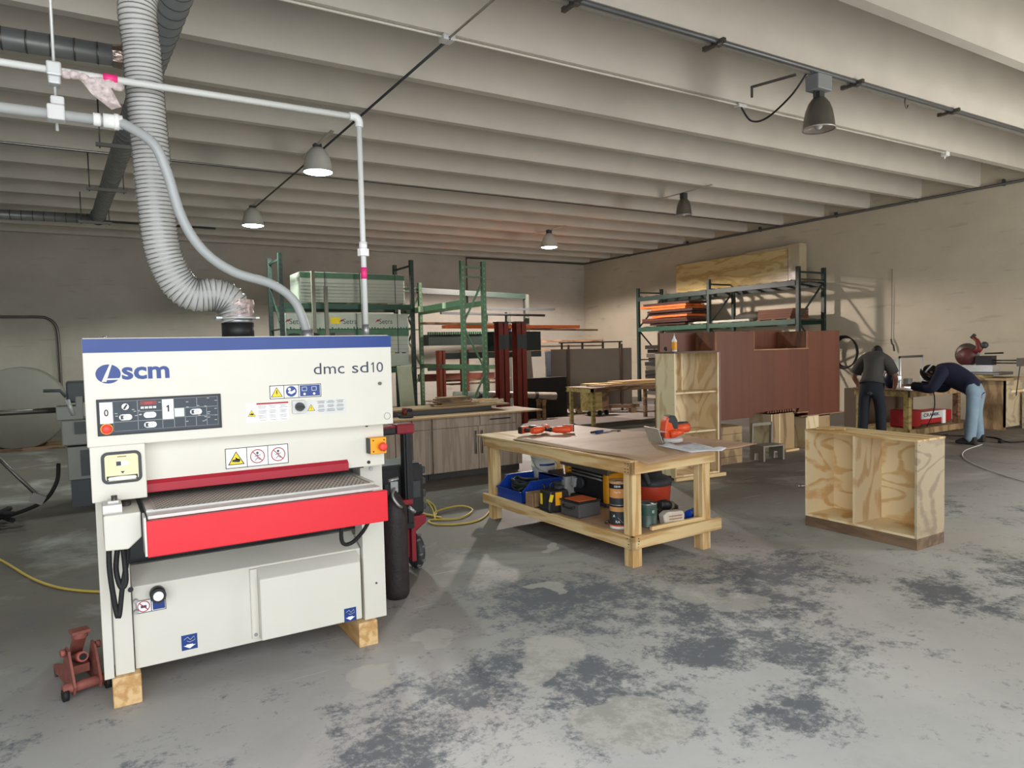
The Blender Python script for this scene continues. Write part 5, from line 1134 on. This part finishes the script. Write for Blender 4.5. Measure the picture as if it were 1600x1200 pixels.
# red steel columns
for i, (x, y, m, h_, lab) in enumerate(((7.60, 12.95, M_rust, 2.15, 'dark red steel column nearest the worktop, left of the pair'), (7.98, 12.85, M_rust, 2.15, 'dark red steel column, right of the pair'), (6.75, 14.2, mat('orange_red_post', '#9c4c36', .6), 1.6, 'orange red steel post behind the green rack'), (7.65, 14.8, mat('orange_red_post', '#9c4c36', .6), 1.6, 'orange red post farther back under the dark deck'))):
    t = thing('steel_column', lab, 'column', (x, y, 0))
    w = .12 if i < 2 else .07
    B(t).box(x-w, x+w, y-.1, y-.085, 0, h_).box(x-w, x+w, y+.085, y+.1, 0, h_).box(x-.01, x+.01, y-.1, y+.1, 0, h_).build('i_section', m, t)
    if i < 2: B(t).box(x-w-.02, x+w+.02, y-.12, y+.12, h_, h_+.03).box(x-w, x+w, y-.11, y-.1, 1.6, 1.9).build('cap_plate', M_dgrey, t)
# long planks
def plank(p, q, w, h, m, label, grp=None): 
    b = B(((p[0]+q[0])/2, (p[1]+q[1])/2, (p[2]+q[2])/2)).beam(p, q, w, h); return single('long_plank', b, m, label, 'plank', grp)
plank((6.9, 14.3, 2.13), (10.3, 13.9, 2.10), .30, .07, M_orange2, 'orange painted plank lying on top of the dark deck')
plank((6.5, 14.6, 2.22), (8.6, 14.6, 2.20), .2, .05, M_oldw, 'brown plank behind the orange painted plank')
plank((8.7, 14.1, 2.06), (10.9, 13.9, 2.02), .15, .04, M_oldw, 'narrow weathered plank reaching right beyond the orange plank')
plank((8.8, 15.2, 1.78), (11.9, 15.0, 1.77), .25, .05, M_oldw, 'brown plank over the dark slabs, upper one')
plank((8.9, 15.3, 1.66), (12.0, 15.1, 1.63), .25, .04, mat('pale_old_plank', '#8b7a68', .7), 'pale plank over the dark slabs, middle one')
plank((8.3, 14.9, 1.56), (11.4, 14.9, 1.54), .2, .04, M_oldw, 'brown plank over the dark slabs, lowest one')
plank((7.5, 15.7, 2.52), (10.9, 16.2, 2.50), .06, .06, M_dgrey, 'dark steel tube crossing behind the green rack')
plank((8.6, 15.6, 2.62), (11.1, 16.0, 2.66), .06, .05, M_dgrey, 'second dark steel tube rising slightly to the right')
single('dark_hanging_bundle', B((8.6, 14.2, 1.6)).box(8.0, 9.3, 14.0, 14.4, 1.55, 2.0), mat('very_dark_green_bundle', '#1f2a26', .7), 'dark green bundle under the orange plank right of the columns', 'bundle')
single('shelf_lumber_pair', B((7.9, 14.9, .85)).box(7.2, 9.0, 14.9, 15.2, .86, .90).box(7.3, 8.8, 14.8, 15.1, .78, .81), M_oldw, 'pair of pale boards low inside the rack behind the columns', 'board')

# right wall rack
r4 = thing('wall_rack', 'long dark green pallet rack standing against the right wall', 'rack', (14.0, 12.7, 0))
for y, H_ in ((15.39, 3.24), (12.72, 3.24), (10.10, 3.28)): upright(r4, y, 13.60, 14.50, H_, M_dgreen, 'x')
for y0_, y1_ in ((15.35, 12.76), (12.68, 10.14)):
    for z, m in ((2.92, M_dgreen), (2.06, M_green)):
        for x in (13.57, 14.53): B(r4).beam((x, y0_, z), (x, y1_, z), .05, .12).build('beam', m, r4, bevel=.004)
        for k in range(6):
            yy = y0_+(y1_-y0_)*(k+.5)/6; B(r4).box(13.6, 14.5, yy-.05, yy+.05, z+.06, z+.08).build('deck_board', M_oldw, r4)
t = thing('wrapped_insulation_panel', 'long yellowish wood grained panel in shiny plastic on top of the right wall rack', 'panel', (14.5, 12.7, 3.0))
B(t).box(14.38, 14.60, 10.9, 14.68, 3.02, 3.85).build('panel_core', M_insul, t, bevel=.02)
B(t).box(14.36, 14.62, 10.62, 10.95, 3.02, 3.92).box(14.36, 14.62, 10.9, 12.2, 3.82, 3.9).build('plastic_end', mat('shiny_pale_wrap', '#b9ab8e', .15, var=.1, bump=.6, bs=10), t, bevel=.02)
# orange stacked boards on middle shelf
for i in range(9):
    z = 2.16+.068*i; col = (M_orange2, M_orange2, M_lam)[i % 3] if i in (2, 3, 6, 7) else mat('dark_red_brown_board', '#3a1d15', .6)
    b = B((13.9, 14.0, z)).obox((13.85+random.uniform(-.05, .05), 14.15+random.uniform(-.15, .15), z+.02), (.7, 1.7 if i % 3 else 1.3, .058), (0, 0, random.uniform(-.05, .05)))
    o = single('painted_board', b, col, ('dark red board in the wall rack stack, ', 'bright orange board in the wall rack stack, ')[col is M_orange2]+nth(i, 9), 'board', ('dark boards in the orange stack', 'orange boards in the orange stack')[col is M_orange2])
single('pale_strip_bundle', B((13.9, 11.9, 2.13)).box(13.65, 13.8, 11.5, 13.5, 2.14, 2.19), M_lumb, 'long pale strip lying on the middle shelf of the wall rack', 'strip')
for i in range(4):
    z = 2.14+.06*i
    single('brown_carton', B((13.9, 10.7, z)).box(13.65+.03*i, 14.3, 10.35, 11.25+.02*i, z, z+.055), mat('brown_carton_board', '#6b432e', .7), 'flat brown carton at the right end of the wall rack, '+nth(i, 4), 'carton', 'brown cartons on the wall rack')
b = B((14.1, 11.6, 2.14)).ball((14.2, 11.9, 2.25), (.2, .5, .14), 14, 8)
single('dark_tarp_bundle', b, mat('dark_tarp', '#4a453d', .6, bump=.5), 'dark folded tarp on the wall rack left of the brown cartons', 'tarp')
for i in range(12):
    z = .20+.118*i; dw = random.uniform(-.08, .08)
    single('dark_flat_panel', B((13.9, 14.6, z)).obox((14.05+dw, 14.62+random.uniform(-.05, .05), z+.055), (.65, 1.15+random.uniform(-.1, .15), .108), (0, 0, random.uniform(-.03, .03))),
           (mat('charcoal_panel', '#2c2a28', .5), mat('grey_brown_panel', '#5c554c', .5))[i % 3 == 0], 'dark flat panel stacked low in the wall rack, '+nth(i, 12), 'panel', 'dark panels stacked in the wall rack')
# coil on wall behind the counter
t = thing('wall_hose_coil', 'coiled black hose hanging on the right wall beside the brown counter', 'hose', (14.55, 9.6, 1.5))
for k in range(5): B(t).tube([(14.6-.03*k, 9.6+(.28+.01*k)*math.cos(a), 1.35+(.33+.01*k)*math.sin(a)) for a in [2*PI*i/28 for i in range(29)]], .014, 6).build('hose_loop', M_blk2, t)
B(t).tube(smoothpath([(14.6, 9.4, 1.05), (14.6, 9.35, .6), (14.58, 9.3, .2), (14.5, 9.0, .02), (14.3, 8.6, .02)], 6), .014, 6).build('hose_tail', M_blk2, t)

# ------------------------------------------------------------------ welding table with tools
wtb = thing('welding_table', 'timber work table with lower shelf between the two workers', 'table', (12.2, 6.9, 0))
TX0, TX1, TY0, TY1 = 11.45, 13.1, 6.42, 7.35
B(wtb).box(TX0-.05, TX1, TY0-.05, TY1+.05, .755, .775).build('table_top', M_oldw, wtb)
B(wtb).box(TX0, TX0+.04, TY0, TY1+.03, .66, .755).build('end_rail', M_ygw, wtb)
B(wtb).box(TX0, TX1, TY0-.02, TY0+.02, .655, .755).build('front_rail', M_std, wtb)
for x, y in ((TX0+.02, TY0+.02), (TX0+.02, TY1-.08), (TX1-.1, TY0+.02), (TX1-.1, TY1-.08)): B(wtb).box(x, x+.09, y, y+.09, 0, .755).build('leg', M_ygw if x < 12 else M_oldw, wtb)
B(wtb).box(TX0, TX1, TY0-.02, TY0+.02, .02, .12).build('shelf_rail', M_std, wtb)
B(wtb).box(TX0, TX0+.04, TY0, TY1, .05, .14).build('shelf_end_rail', M_ygw, wtb)
B(wtb).box(TX0+.04, TX1, TY0+.02, TY1, .10, .12).build('shelf_board', M_std, wtb)
wd = thing('welder', 'red portable welding machine on the lower shelf of the welding table', 'welder', (11.95, 6.62, .12))
M_wred = mat('welder_red', '#a81c24', .45)
B(wd).box(11.62, 11.95, 6.50, 6.85, .13, .42).build('body', M_wred, wd, bevel=.02)
B(wd).box(11.95, 12.95, 6.52, 6.85, .16, .36).build('case', M_wred, wd, bevel=.01)
B(wd).box(11.97, 12.72, 6.505, 6.522, .25, .37).build('front_band', M_lgrey, wd)
text('side_lettering', 'CRAMIK', M_print, wd, Vector((12.28, 6.503, .315))-wd.location, w=.5, h=.06, bold=.03)
B(wd).box(12.62, 12.72, 6.50, 6.52, .14, .37).build('white_corner', M_wht, wd)
B(wd).tube(smoothpath([(11.7, 6.5, .15), (11.66, 6.4, .05), (11.7, 6.2, .01), (12.2, 6.2, .01)], 5), .01, 6).build('welder_cable', M_blk2, wd)
fr = thing('steel_stand', 'upright aluminium frame standing on the welding table', 'frame', (12.3, 7.0, .775))
B(fr).box(12.02, 12.05, 6.9, 6.93, .775, 1.30).box(12.70, 12.74, 6.9, 6.93, .775, 1.30).build('frame_post', M_alu, fr)
B(fr).box(12.02, 12.74, 6.9, 6.93, 1.28, 1.32).build('frame_rail', M_dsteel, fr)
B(fr).box(11.86, 12.02, 6.92, 6.94, .775, 1.26).build('frame_sheet', mat('grey_sheet', '#77776f', .5), fr)
for i, (x, y, s_, lab) in enumerate(((11.85, 6.60, .13, 'white sheet brightly lit on the welding table, left one'), (12.35, 6.62, .12, 'white sheet brightly lit on the welding table under the mask'), (12.1, 6.8, .13, 'white sheet brightly lit on the welding table behind the others'))):
    single('paper_sheet', B((x, y, .776)).obox((x, y, .779), (s_*1.8, s_, .003), (0, 0, .3*i)), M_wht, lab, 'paper')
b = B((12.4, 6.75, .776)).box(12.42, 12.6, 6.7, 6.82, .776, .86).box(12.2, 12.32, 6.85, 6.95, .776, .92).cyl((12.3, 6.7, .78), (12.36, 6.66, .9), .015, 8)
single('clamp_vise', b, M_dsteel, 'dark steel clamp block standing on the welding table', 'clamp', bevel=.004)
hl = thing('helmet_on_table', 'dark blue welding helmet resting on the table beside the left worker', 'helmet', (11.75, 6.85, .776))
B(hl).ball((11.75, 6.9, .93), (.11, .13, .17), 14, 10).build('shell', mat('dark_blue_shell', '#141c38', .35), hl)
B(hl).box(11.66, 11.84, 6.77, 6.79, .9, 1.0).build('visor', M_black, hl, bevel=.01)
single('hanging_cable', B((12.0, 6.38, .4)).tube(smoothpath([(12.02, 6.6, .79), (12.05, 6.38, .75), (12.1, 6.36, .5), (12.0, 6.36, .3), (11.9, 6.38, .15)], 5), .009, 6), M_blk2, 'black cable hanging over the front of the welding table', 'cable')
single('floor_cable', B((12.5, 5.2, 0)).tube(smoothpath([(11.9, 6.3, .01), (12.3, 5.6, .01), (11.9, 5.15, .01), (12.6, 4.95, .01), (12.4, 4.7, .01), (13.2, 4.5, .01), (14, 4.2, .01)], 6), .012, 6).box(11.75, 11.85, 5.2, 5.25, 0, .04), M_blk2, 'black cable snaking over the floor by the right worker', 'cable')
single('pale_floor_hose', B((9.3, 4.4, 0)).tube(smoothpath([(11.4, 5.3, .008), (10.6, 5.15, .008), (9.95, 4.85, .008), (9.4, 4.4, .008), (8.85, 3.75, .008), (8.6, 3.2, .008), (8.5, 2.5, .008)], 6), .006, 6), M_lgrey, 'pale thin cord curving over the right floor', 'cord')

# miter saw on stand at the right wall
ms = thing('miter_saw', 'red and grey sliding mitre saw on a stand by the right wall', 'power tool', (13.6, 6.25, .86))
B(ms).box(13.35, 13.85, 5.95, 6.65, .95, 1.0).build('saw_base', M_dsteel, ms, bevel=.01)
B(ms).lathe([(.001, -.02), (.20, -.02), (.21, 0), (.20, .02), (.001, .02)], (13.58, 6.58, 1.30), 28, 'x').build('blade_guard', mat('grey_guard', '#5d5650', .4, .5), ms)
B(ms).lathe([(.001, -.012), (.155, -.012), (.155, .012), (.001, .012)], (13.55, 6.58, 1.27), 28, 'x').build('blade_disc', mat('maroon_disc', '#5a2b2c', .5), ms)
B(ms).tube([(13.6, 6.45, 1.35), (13.6, 6.38, 1.42), (13.6, 6.42, 1.55), (13.6, 6.5, 1.62)], [.07, .06, .035, .03], 12).build('motor_arm', mat('dull_red_shell', '#8a3a2c', .5), ms)
B(ms).ball((13.6, 6.30, 1.47), .06).build('motor_cap', M_dgrey, ms)
B(ms).tube([(13.6, 6.52, 1.60), (13.6, 6.46, 1.66)], .03, 10).build('handle', M_black, ms)
B(ms).box(13.5, 13.7, 6.15, 6.4, 1.10, 1.28).tube([(13.6, 6.3, 1.32), (13.6, 6.0, 1.33)], .015, 8).build('pivot_block', M_black, ms, bevel=.02)
B(ms).cyl((13.57, 6.2, 1.20), (13.57, 5.75, 1.20), .012, 8).cyl((13.66, 6.2, 1.15), (13.66, 5.75, 1.15), .012, 8).box(13.53, 13.70, 5.72, 5.77, 1.1, 1.24).build('slide_rail', M_dsteel, ms)
B(ms).box(13.45, 13.7, 6.1, 6.6, 1.0, 1.12).build('fence', M_alu, ms)
B(ms).tube(smoothpath([(13.6, 5.74, 1.15), (13.58, 5.76, .9), (13.6, 5.8, .6)], 4), .008, 6).build('power_cord', M_black, ms)
sst = thing('saw_stand', 'plywood cabinet stand under the mitre saw', 'stand', (13.75, 6.15, 0))
B(sst).box(13.35, 14.1, 5.85, 6.75, .86, .90).build('stand_top', M_std, sst)
B(sst).box(13.45, 13.48, 5.9, 6.5, 0.0, .86).build('side_panel', M_std, sst)
B(sst).box(13.45, 14.05, 5.90, 5.93, .05, .86).build('end_panel', M_plyg, sst)
B(sst).box(13.45, 14.05, 6.5, 6.53, 0, .86).build('end_panel', M_std, sst)
B(sst).box(13.35, 13.7, 6.2, 6.7, .90, .95).build('riser_block', M_ygw, sst)
st2 = thing('side_shelf_box', 'pale plywood shelf box with jutting board at the right wall', 'shelf', (14.2, 5.75, 0))
B(st2).box(13.95, 14.65, 5.55, 5.85, 0, .62).build('box_body', M_plyg, st2)
B(st2).beam((13.7, 5.95, .66), (14.55, 5.35, .74), .12, .04).build('jutting_board', M_pt, st2)
cg = B((13.0, 7.2, 0))
single('plywood_backdrop_box', B((12.6, 7.8, 0)).box(12.1, 13.5, 7.6, 8.0, 0, .72), mat('dim_brown_box', '#6d5948', .7), 'brown plywood box behind the welding table', 'box')

# ------------------------------------------------------------------ people
def skin_mesh(name, V, E, m, parent, sub=2):
    """V: {key: ((x,y,z), r or (r1,r2))}; first key is the root"""
    keys = list(V); me = bpy.data.meshes.new(name); me.from_pydata([V[k][0] for k in keys], [(keys.index(a), keys.index(c)) for a, c in E], [])
    o = bpy.data.objects.new(name, me); COL.objects.link(o); o.modifiers.new('skin', 'SKIN')
    md = o.modifiers.new('sub', 'SUBSURF'); md.levels = sub; md.render_levels = sub
    if not me.skin_vertices: 
        bm = bmesh.new(); bm.from_mesh(me); bm.verts.layers.skin.verify(); bm.to_mesh(me); bm.free()
    for i, k in enumerate(keys):
        r = V[k][1]; me.skin_vertices[0].data[i].radius = r if isinstance(r, tuple) else (r, r)
    me.skin_vertices[0].data[0].use_root = True
    dg = bpy.context.evaluated_depsgraph_get(); dg.update(); nm = bpy.data.meshes.new_from_object(o.evaluated_get(dg)); bpy.data.objects.remove(o)
    bm = bmesh.new(); bm.from_mesh(nm); bmesh.ops.holes_fill(bm, edges=[e for e in bm.edges if e.is_boundary], sides=0); bm.to_mesh(nm); bm.free()
    for p in nm.polygons: p.use_smooth = True
    nm.materials.clear(); nm.materials.append(m)
    q = bpy.data.objects.new(name, nm); COL.objects.link(q); q.parent = parent; return q

def person(loc, rz, label, lean, M_top, M_bot, sleeves, arms, legs, head_dir, mask=False, cap=False):
    """local frame: the person faces +x, y is to their left. hip at z ~ .88"""
    t = thing('person', label, 'person', loc, rz)
    hip = Vector((0, 0, .87)); d = Vector((math.sin(lean), 0, math.cos(lean)))
    fw = Vector((math.cos(lean), 0, -math.sin(lean)))
    waist = hip+d*.12; chest = hip+d*.34; neckb = hip+d*.50-fw*.02; neck = neckb+(d*.8+Vector(head_dir)*.2).normalized()*.07
    head = neck+(d*.4+Vector(head_dir)*.6).normalized()*.11
    V = {'pelvis': (hip, (.125, .16)), 'waist': (waist, (.115, .15)), 'chest': (chest, (.125, .18)), 'nb': (neckb, (.085, .13)), 'neck': (neck, .055)}
    E = [('pelvis', 'waist'), ('waist', 'chest'), ('chest', 'nb'), ('nb', 'neck')]
    for s_, nm in ((1, 'L'), (-1, 'R')):
        sh = neckb-d*.05+Vector((0, .185*s_, 0)); el, wr = arms[nm]
        V['sh'+nm] = (sh, .062); V['el'+nm] = (Vector(el), .044); V['wr'+nm] = (Vector(wr), .031)
        E += [('nb', 'sh'+nm), ('sh'+nm, 'el'+nm), ('el'+nm, 'wr'+nm)]
        hd = (Vector(wr)-Vector(el)).normalized(); palm = Vector(wr)+hd*.07
        V['pa'+nm] = (palm, (.022, .036)); E.append(('wr'+nm, 'pa'+nm))
        side = hd.cross(Vector((0, 0, 1))); side = side.normalized() if side.length > .1 else Vector((0, 1, 0))
        for f in range(4):
            base = palm+side*(.027-.018*f)+hd*.02; ln = (.065, .075, .07, .055)[f]
            V[f'f{f}a'+nm] = (base+hd*ln*.55, .009); V[f'f{f}b'+nm] = (base+hd*ln*.9+Vector((0, 0, -.02)), .008)
            E += [('pa'+nm, f'f{f}a'+nm), (f'f{f}a'+nm, f'f{f}b'+nm)]
        th = palm-hd*.03+side*.045; V['tha'+nm] = (th, .011); V['thb'+nm] = (th+hd*.045+side*.012, .009); E += [('pa'+nm, 'tha'+nm), ('tha'+nm, 'thb'+nm)]
        kn, an = legs[nm]; hj = hip+Vector((-.01, .10*s_, -.10))
        V['hj'+nm] = (hj, .08); V['kn'+nm] = (Vector(kn), .068); V['an'+nm] = (Vector(an), .06)
        V['to'+nm] = (Vector(an)+Vector((.10, .01*s_, -.045)), .02)
        E += [('pelvis', 'hj'+nm), ('hj'+nm, 'kn'+nm), ('kn'+nm, 'an'+nm), ('an'+nm, 'to'+nm)]
    body = skin_mesh('body', V, E, M_skin, t, 1)
    # head
    hd = Vector(head_dir).normalized(); R = hd.to_track_quat('X', 'Z').to_matrix().to_4x4(); Mh = Matrix.Translation(head)@R
    b = B(); b.ball((0, 0, 0), (.095, .077, .115), 20, 14); b.ball((.09, 0, -.015), (.018, .013, .022), 8, 6); b.ball((.055, 0, -.085), (.035, .04, .03), 10, 6)
    for s_ in (1, -1): b.ball((.0, .078*s_, -.01), (.02, .01, .03), 8, 6)
    hdo = b.build('head', M_skin, t); hdo.matrix_local = Mh
    b = B()
    for s_ in (1, -1): b.ball((.083, .03*s_, .015), (.012, .014, .008), 8, 6)
    e = b.build('eyes', M_black, hdo)
    B().box(.078, .088, -.022, .022, -.058, -.052).build('mouth', mat('lips', '#6e3f38', .6), hdo)
    b = B(); vs = B().ball((0, 0, 0), (.103, .086, .124), 20, 14)
    fs = [f for f in vs.f if not (sum(vs.v[i].x for i in f)/4 > .035 and sum(vs.v[i].z for i in f)/4 < .055) and sum(vs.v[i].z for i in f)/4 > -.065]
    hr = B(); hr.v = vs.v; hr.f = fs; hr.sm = [True]*len(fs); o = hr.build('hair', M_hair, hdo); mdd = o.modifiers.new('t', 'SOLIDIFY'); mdd.thickness = .008
    # clothing: the body's own surface, grown outwards
    def cover(name, m, off, ok):
        me = body.data; segs = [(a, c, Vector(V[a][0]), Vector(V[c][0])) for a, c in E]
        rad_ = {k: (sum(V[k][1])/2 if isinstance(V[k][1], tuple) else V[k][1]) for k in V}
        keep = []
        for p in me.polygons:
            c = p.center; best = None
            for a, e, pa, pe in segs:
                ab = pe-pa; q = max(0, min(1, (c-pa).dot(ab)/ab.length_squared)); dd = (c-(pa+ab*q)).length
                dd /= (rad_[a]*(1-q)+rad_[e]*q)
                if best is None or dd < best[0]: best = (dd, a, e, q)
            if ok(best[1], best[2], best[3], c): keep.append(p.index)
        idx = {}; vs = []; fs = []
        for k in keep:
            f = []
            for vi in me.polygons[k].vertices:
                if vi not in idx: idx[vi] = len(vs); v = me.vertices[vi]; vs.append(v.co+v.normal*off)
                f.append(idx[vi])
            fs.append(f)
        q = B(); q.v = vs; q.f = [tuple(f) for f in fs]; q.sm = [True]*len(fs); o = q.build(name, m, t)
        sm_ = o.modifiers.new('sub', 'SUBSURF'); sm_.levels = 1; sm_.render_levels = 1
        th_ = o.modifiers.new('t', 'SOLIDIFY'); th_.thickness = .006; th_.offset = 1
        return o
    torso = {'pelvis', 'waist', 'chest', 'nb'}
    def is_top(a, e, q, c):
        if a in torso and e in torso: return True
        if e[:2] == 'sh' or (a == 'nb' and e == 'neck' and q < .45): return True
        if a[:2] == 'sh': return sleeves == 'long' or q < .72
        if a[:2] == 'el': return sleeves == 'long'
        return False
    def is_bot(a, e, q, c):
        if a == 'pelvis' and e == 'waist': return q < (.35 if sleeves == 'short' else .8)
        return e[:2] in ('hj', 'kn', 'an')
    cover('shirt', M_top, .045 if sleeves == 'short' else .040, is_top)
    cover('trousers', M_bot, .024, is_bot)
    for s_, nm in ((1, 'L'), (-1, 'R')):
        an = Vector(legs[nm][1]); sho = B().prism([(-.09, 0), (.18, 0), (.20, .035), (.12, .085), (.04, .12), (-.08, .12)], 'y', -.05, .05).build('shoe', mat('dark_shoe', '#2a2826', .7), t, bevel=.02)
        sho.location = (an.x, an.y, 0)
    if mask:
        m_ = B()
        sh_ = B().ball((.03, 0, -.01), (.135, .12, .16), 18, 12); fs = [f for f in sh_.f if sum(sh_.v[i].x for i in f)/4 > .06]
        m_.v = sh_.v; m_.f = fs; m_.sm = [True]*len(fs); mk = m_.build('welding_mask', mat('black_mask_with_pattern', '#1b1b1c', .3, var=.9, vs=30), hdo); k = mk.modifiers.new('t', 'SOLIDIFY'); k.thickness = .006
        for q in range(4): B().obox((.13-.004*q, 0, -.06+.03*q), (.02, .12, .007), (0, 0, 0)).build('mask_stripe', M_lgrey, mk)
        B().lathe([(.106, -.012), (.106, .012)], (0, 0, .05), 24).build('head_band', M_lgrey, hdo)
    return t
person((11.02, 6.80, 0), .35, 'person in charcoal t-shirt and dark trousers bending over the left side of the welding table', .60, M_shirt, M_trous, 'short',
       {'L': ((.38, .36, .98), (.46, .30, .83)), 'R': ((.34, -.30, .96), (.42, -.26, .78))}, {'L': ((.02, .12, .48), (-.03, .13, .08)), 'R': ((.02, -.13, .48), (-.02, -.15, .08))}, (.75, .0, -.05))
person((11.55, 5.47, 0), 1.72, 'person in navy sweater, pale jeans and black welding mask leaning far over the table', 1.12, M_sweat, M_jean, 'long',
       {'L': ((.50, .30, .82), (.80, .20, .86)), 'R': ((.50, -.25, .80), (.80, -.10, .86))}, {'L': ((.0, .14, .47), (.0, .22, .08)), 'R': ((.03, -.12, .47), (.0, -.16, .08))}, (.5, .1, -.7), mask=True)
l = bpy.data.lights.new('welding_lamp', 'POINT'); l.energy = 7; l.color = (.85, .92, 1); l.shadow_soft_size = .03
o = bpy.data.objects.new('welding_lamp', l); o.location = (12.1, 6.65, .95); COL.objects.link(o)

# ------------------------------------------------------------------ grey machine at the left behind the sander
gm = thing('grey_pipe_machine', 'grey green metal lathe machine partly hidden behind the sander at the left', 'machine', (-.05, 8.9, 0))
M_mg = mat('grey_green_machine', '#8c8f88', .5, .1)
M_mgd = mat('dark_blue_grey_machine', '#4a5154', .5)
B(gm).box(-.22, .9, 8.85, 9.5, .30, .66).build('lower_body', M_mg, gm, bevel=.01)
B(gm).box(-.10, .9, 8.84, 8.86, .34, .62).build('door_panel', M_mgd, gm)
B(gm).box(-.26, .9, 8.8, 9.5, .68, .95).build('upper_body', M_mg, gm, bevel=.015)
B(gm).box(-.14, .9, 8.78, 8.81, .8, .93).build('recess_panel', M_mgd, gm)
B(gm).box(-.20, .9, 8.9, 9.4, 0, .30).build('plinth', M_mgd, gm)
B(gm).box(-.20, .9, 8.9, 9.3, 1.13, 1.36).build('head_stock', M_mgd, gm, bevel=.02)
B(gm).box(-.3, -.1, 8.85, 9.1, .95, 1.10).box(-.12, -.05, 8.85, 8.95, .95, 1.2).build('chuck_block', M_mg, gm, bevel=.01)
B(gm).tube([(-.19, 8.85, 1.17), (-.14, 8.85, 1.0)], .022, 8).build('lever', M_galv, gm)
B(gm).tube([(-.40, 8.85, 1.275), (-.25, 8.85, 1.27), (-.2, 8.85, 1.2)], .018, 8).build('lever', M_mgd, gm)
B(gm).tube([(-2.2, 8.95, 1.06), (-.3, 8.95, 1.06)], .03, 10).build('long_bar', M_dsteel, gm)
B(gm).tube(smoothpath([(-.3, 8.8, .5), (-.33, 8.7, .3), (-.5, 8.6, .12), (-1.0, 8.5, .03), (-2, 8.5, .02)], 6), .02, 8).build('drain_hose', M_blk2, gm)
single('leaning_pole', B((-.8, 8.4, 0)).tube([(-1.05, 8.75, .95), (-.48, 8.3, .28)], .018, 8).obox((-.47, 8.28, .24), (.12, .05, .09), (0, .5, 0)), M_dsteel, 'thin metal pole slanting down at the far left edge', 'pole')
single('dark_cable_heap', B((-.8, 8.4, 0)).tube(smoothpath([(-.9+.22*math.cos(i*1.3), 8.3+.25*math.sin(i*1.1), .05+.03*(i % 6)) for i in range(24)], 3), .025, 6), M_blk2, 'heap of dark hose on the floor at the far left', 'hose')
t = thing('wall_conduit', 'grey conduit on the back wall bending down behind the grey machine', 'conduit', (-.7, YB-.05, 2.5))
B(t).tube(smoothpath([(-6, YB-.05, 2.58), (-1.6, YB-.05, 2.58), (-.9, YB-.05, 2.58), (-.72, YB-.05, 2.55), (-.58, YB-.05, 2.42), (-.53, YB-.05, 2.2), (-.52, YB-.05, 1.6), (-.52, YB-.05, .3)], 5), .03, 8).build('conduit_run', M_dsteel, t)
o = thing('stacked_round_drum', 'large pale round tank lying in the dark at the far left', 'drum', (-1.3, 15.5, 0))
B(o).lathe([(.001, -.5), (.70, -.5), (.73, -.45), (.73, .45), (.70, .5), (.001, .5)], (-1.05, 15.5, .75), 32, 'y').build('drum_body', mat('dim_brown_drum', '#8a857c', .6), o)
B(o).box(-1.7, -.4, 15.0, 16.0, 0, .06).build('cradle', M_oldw, o)
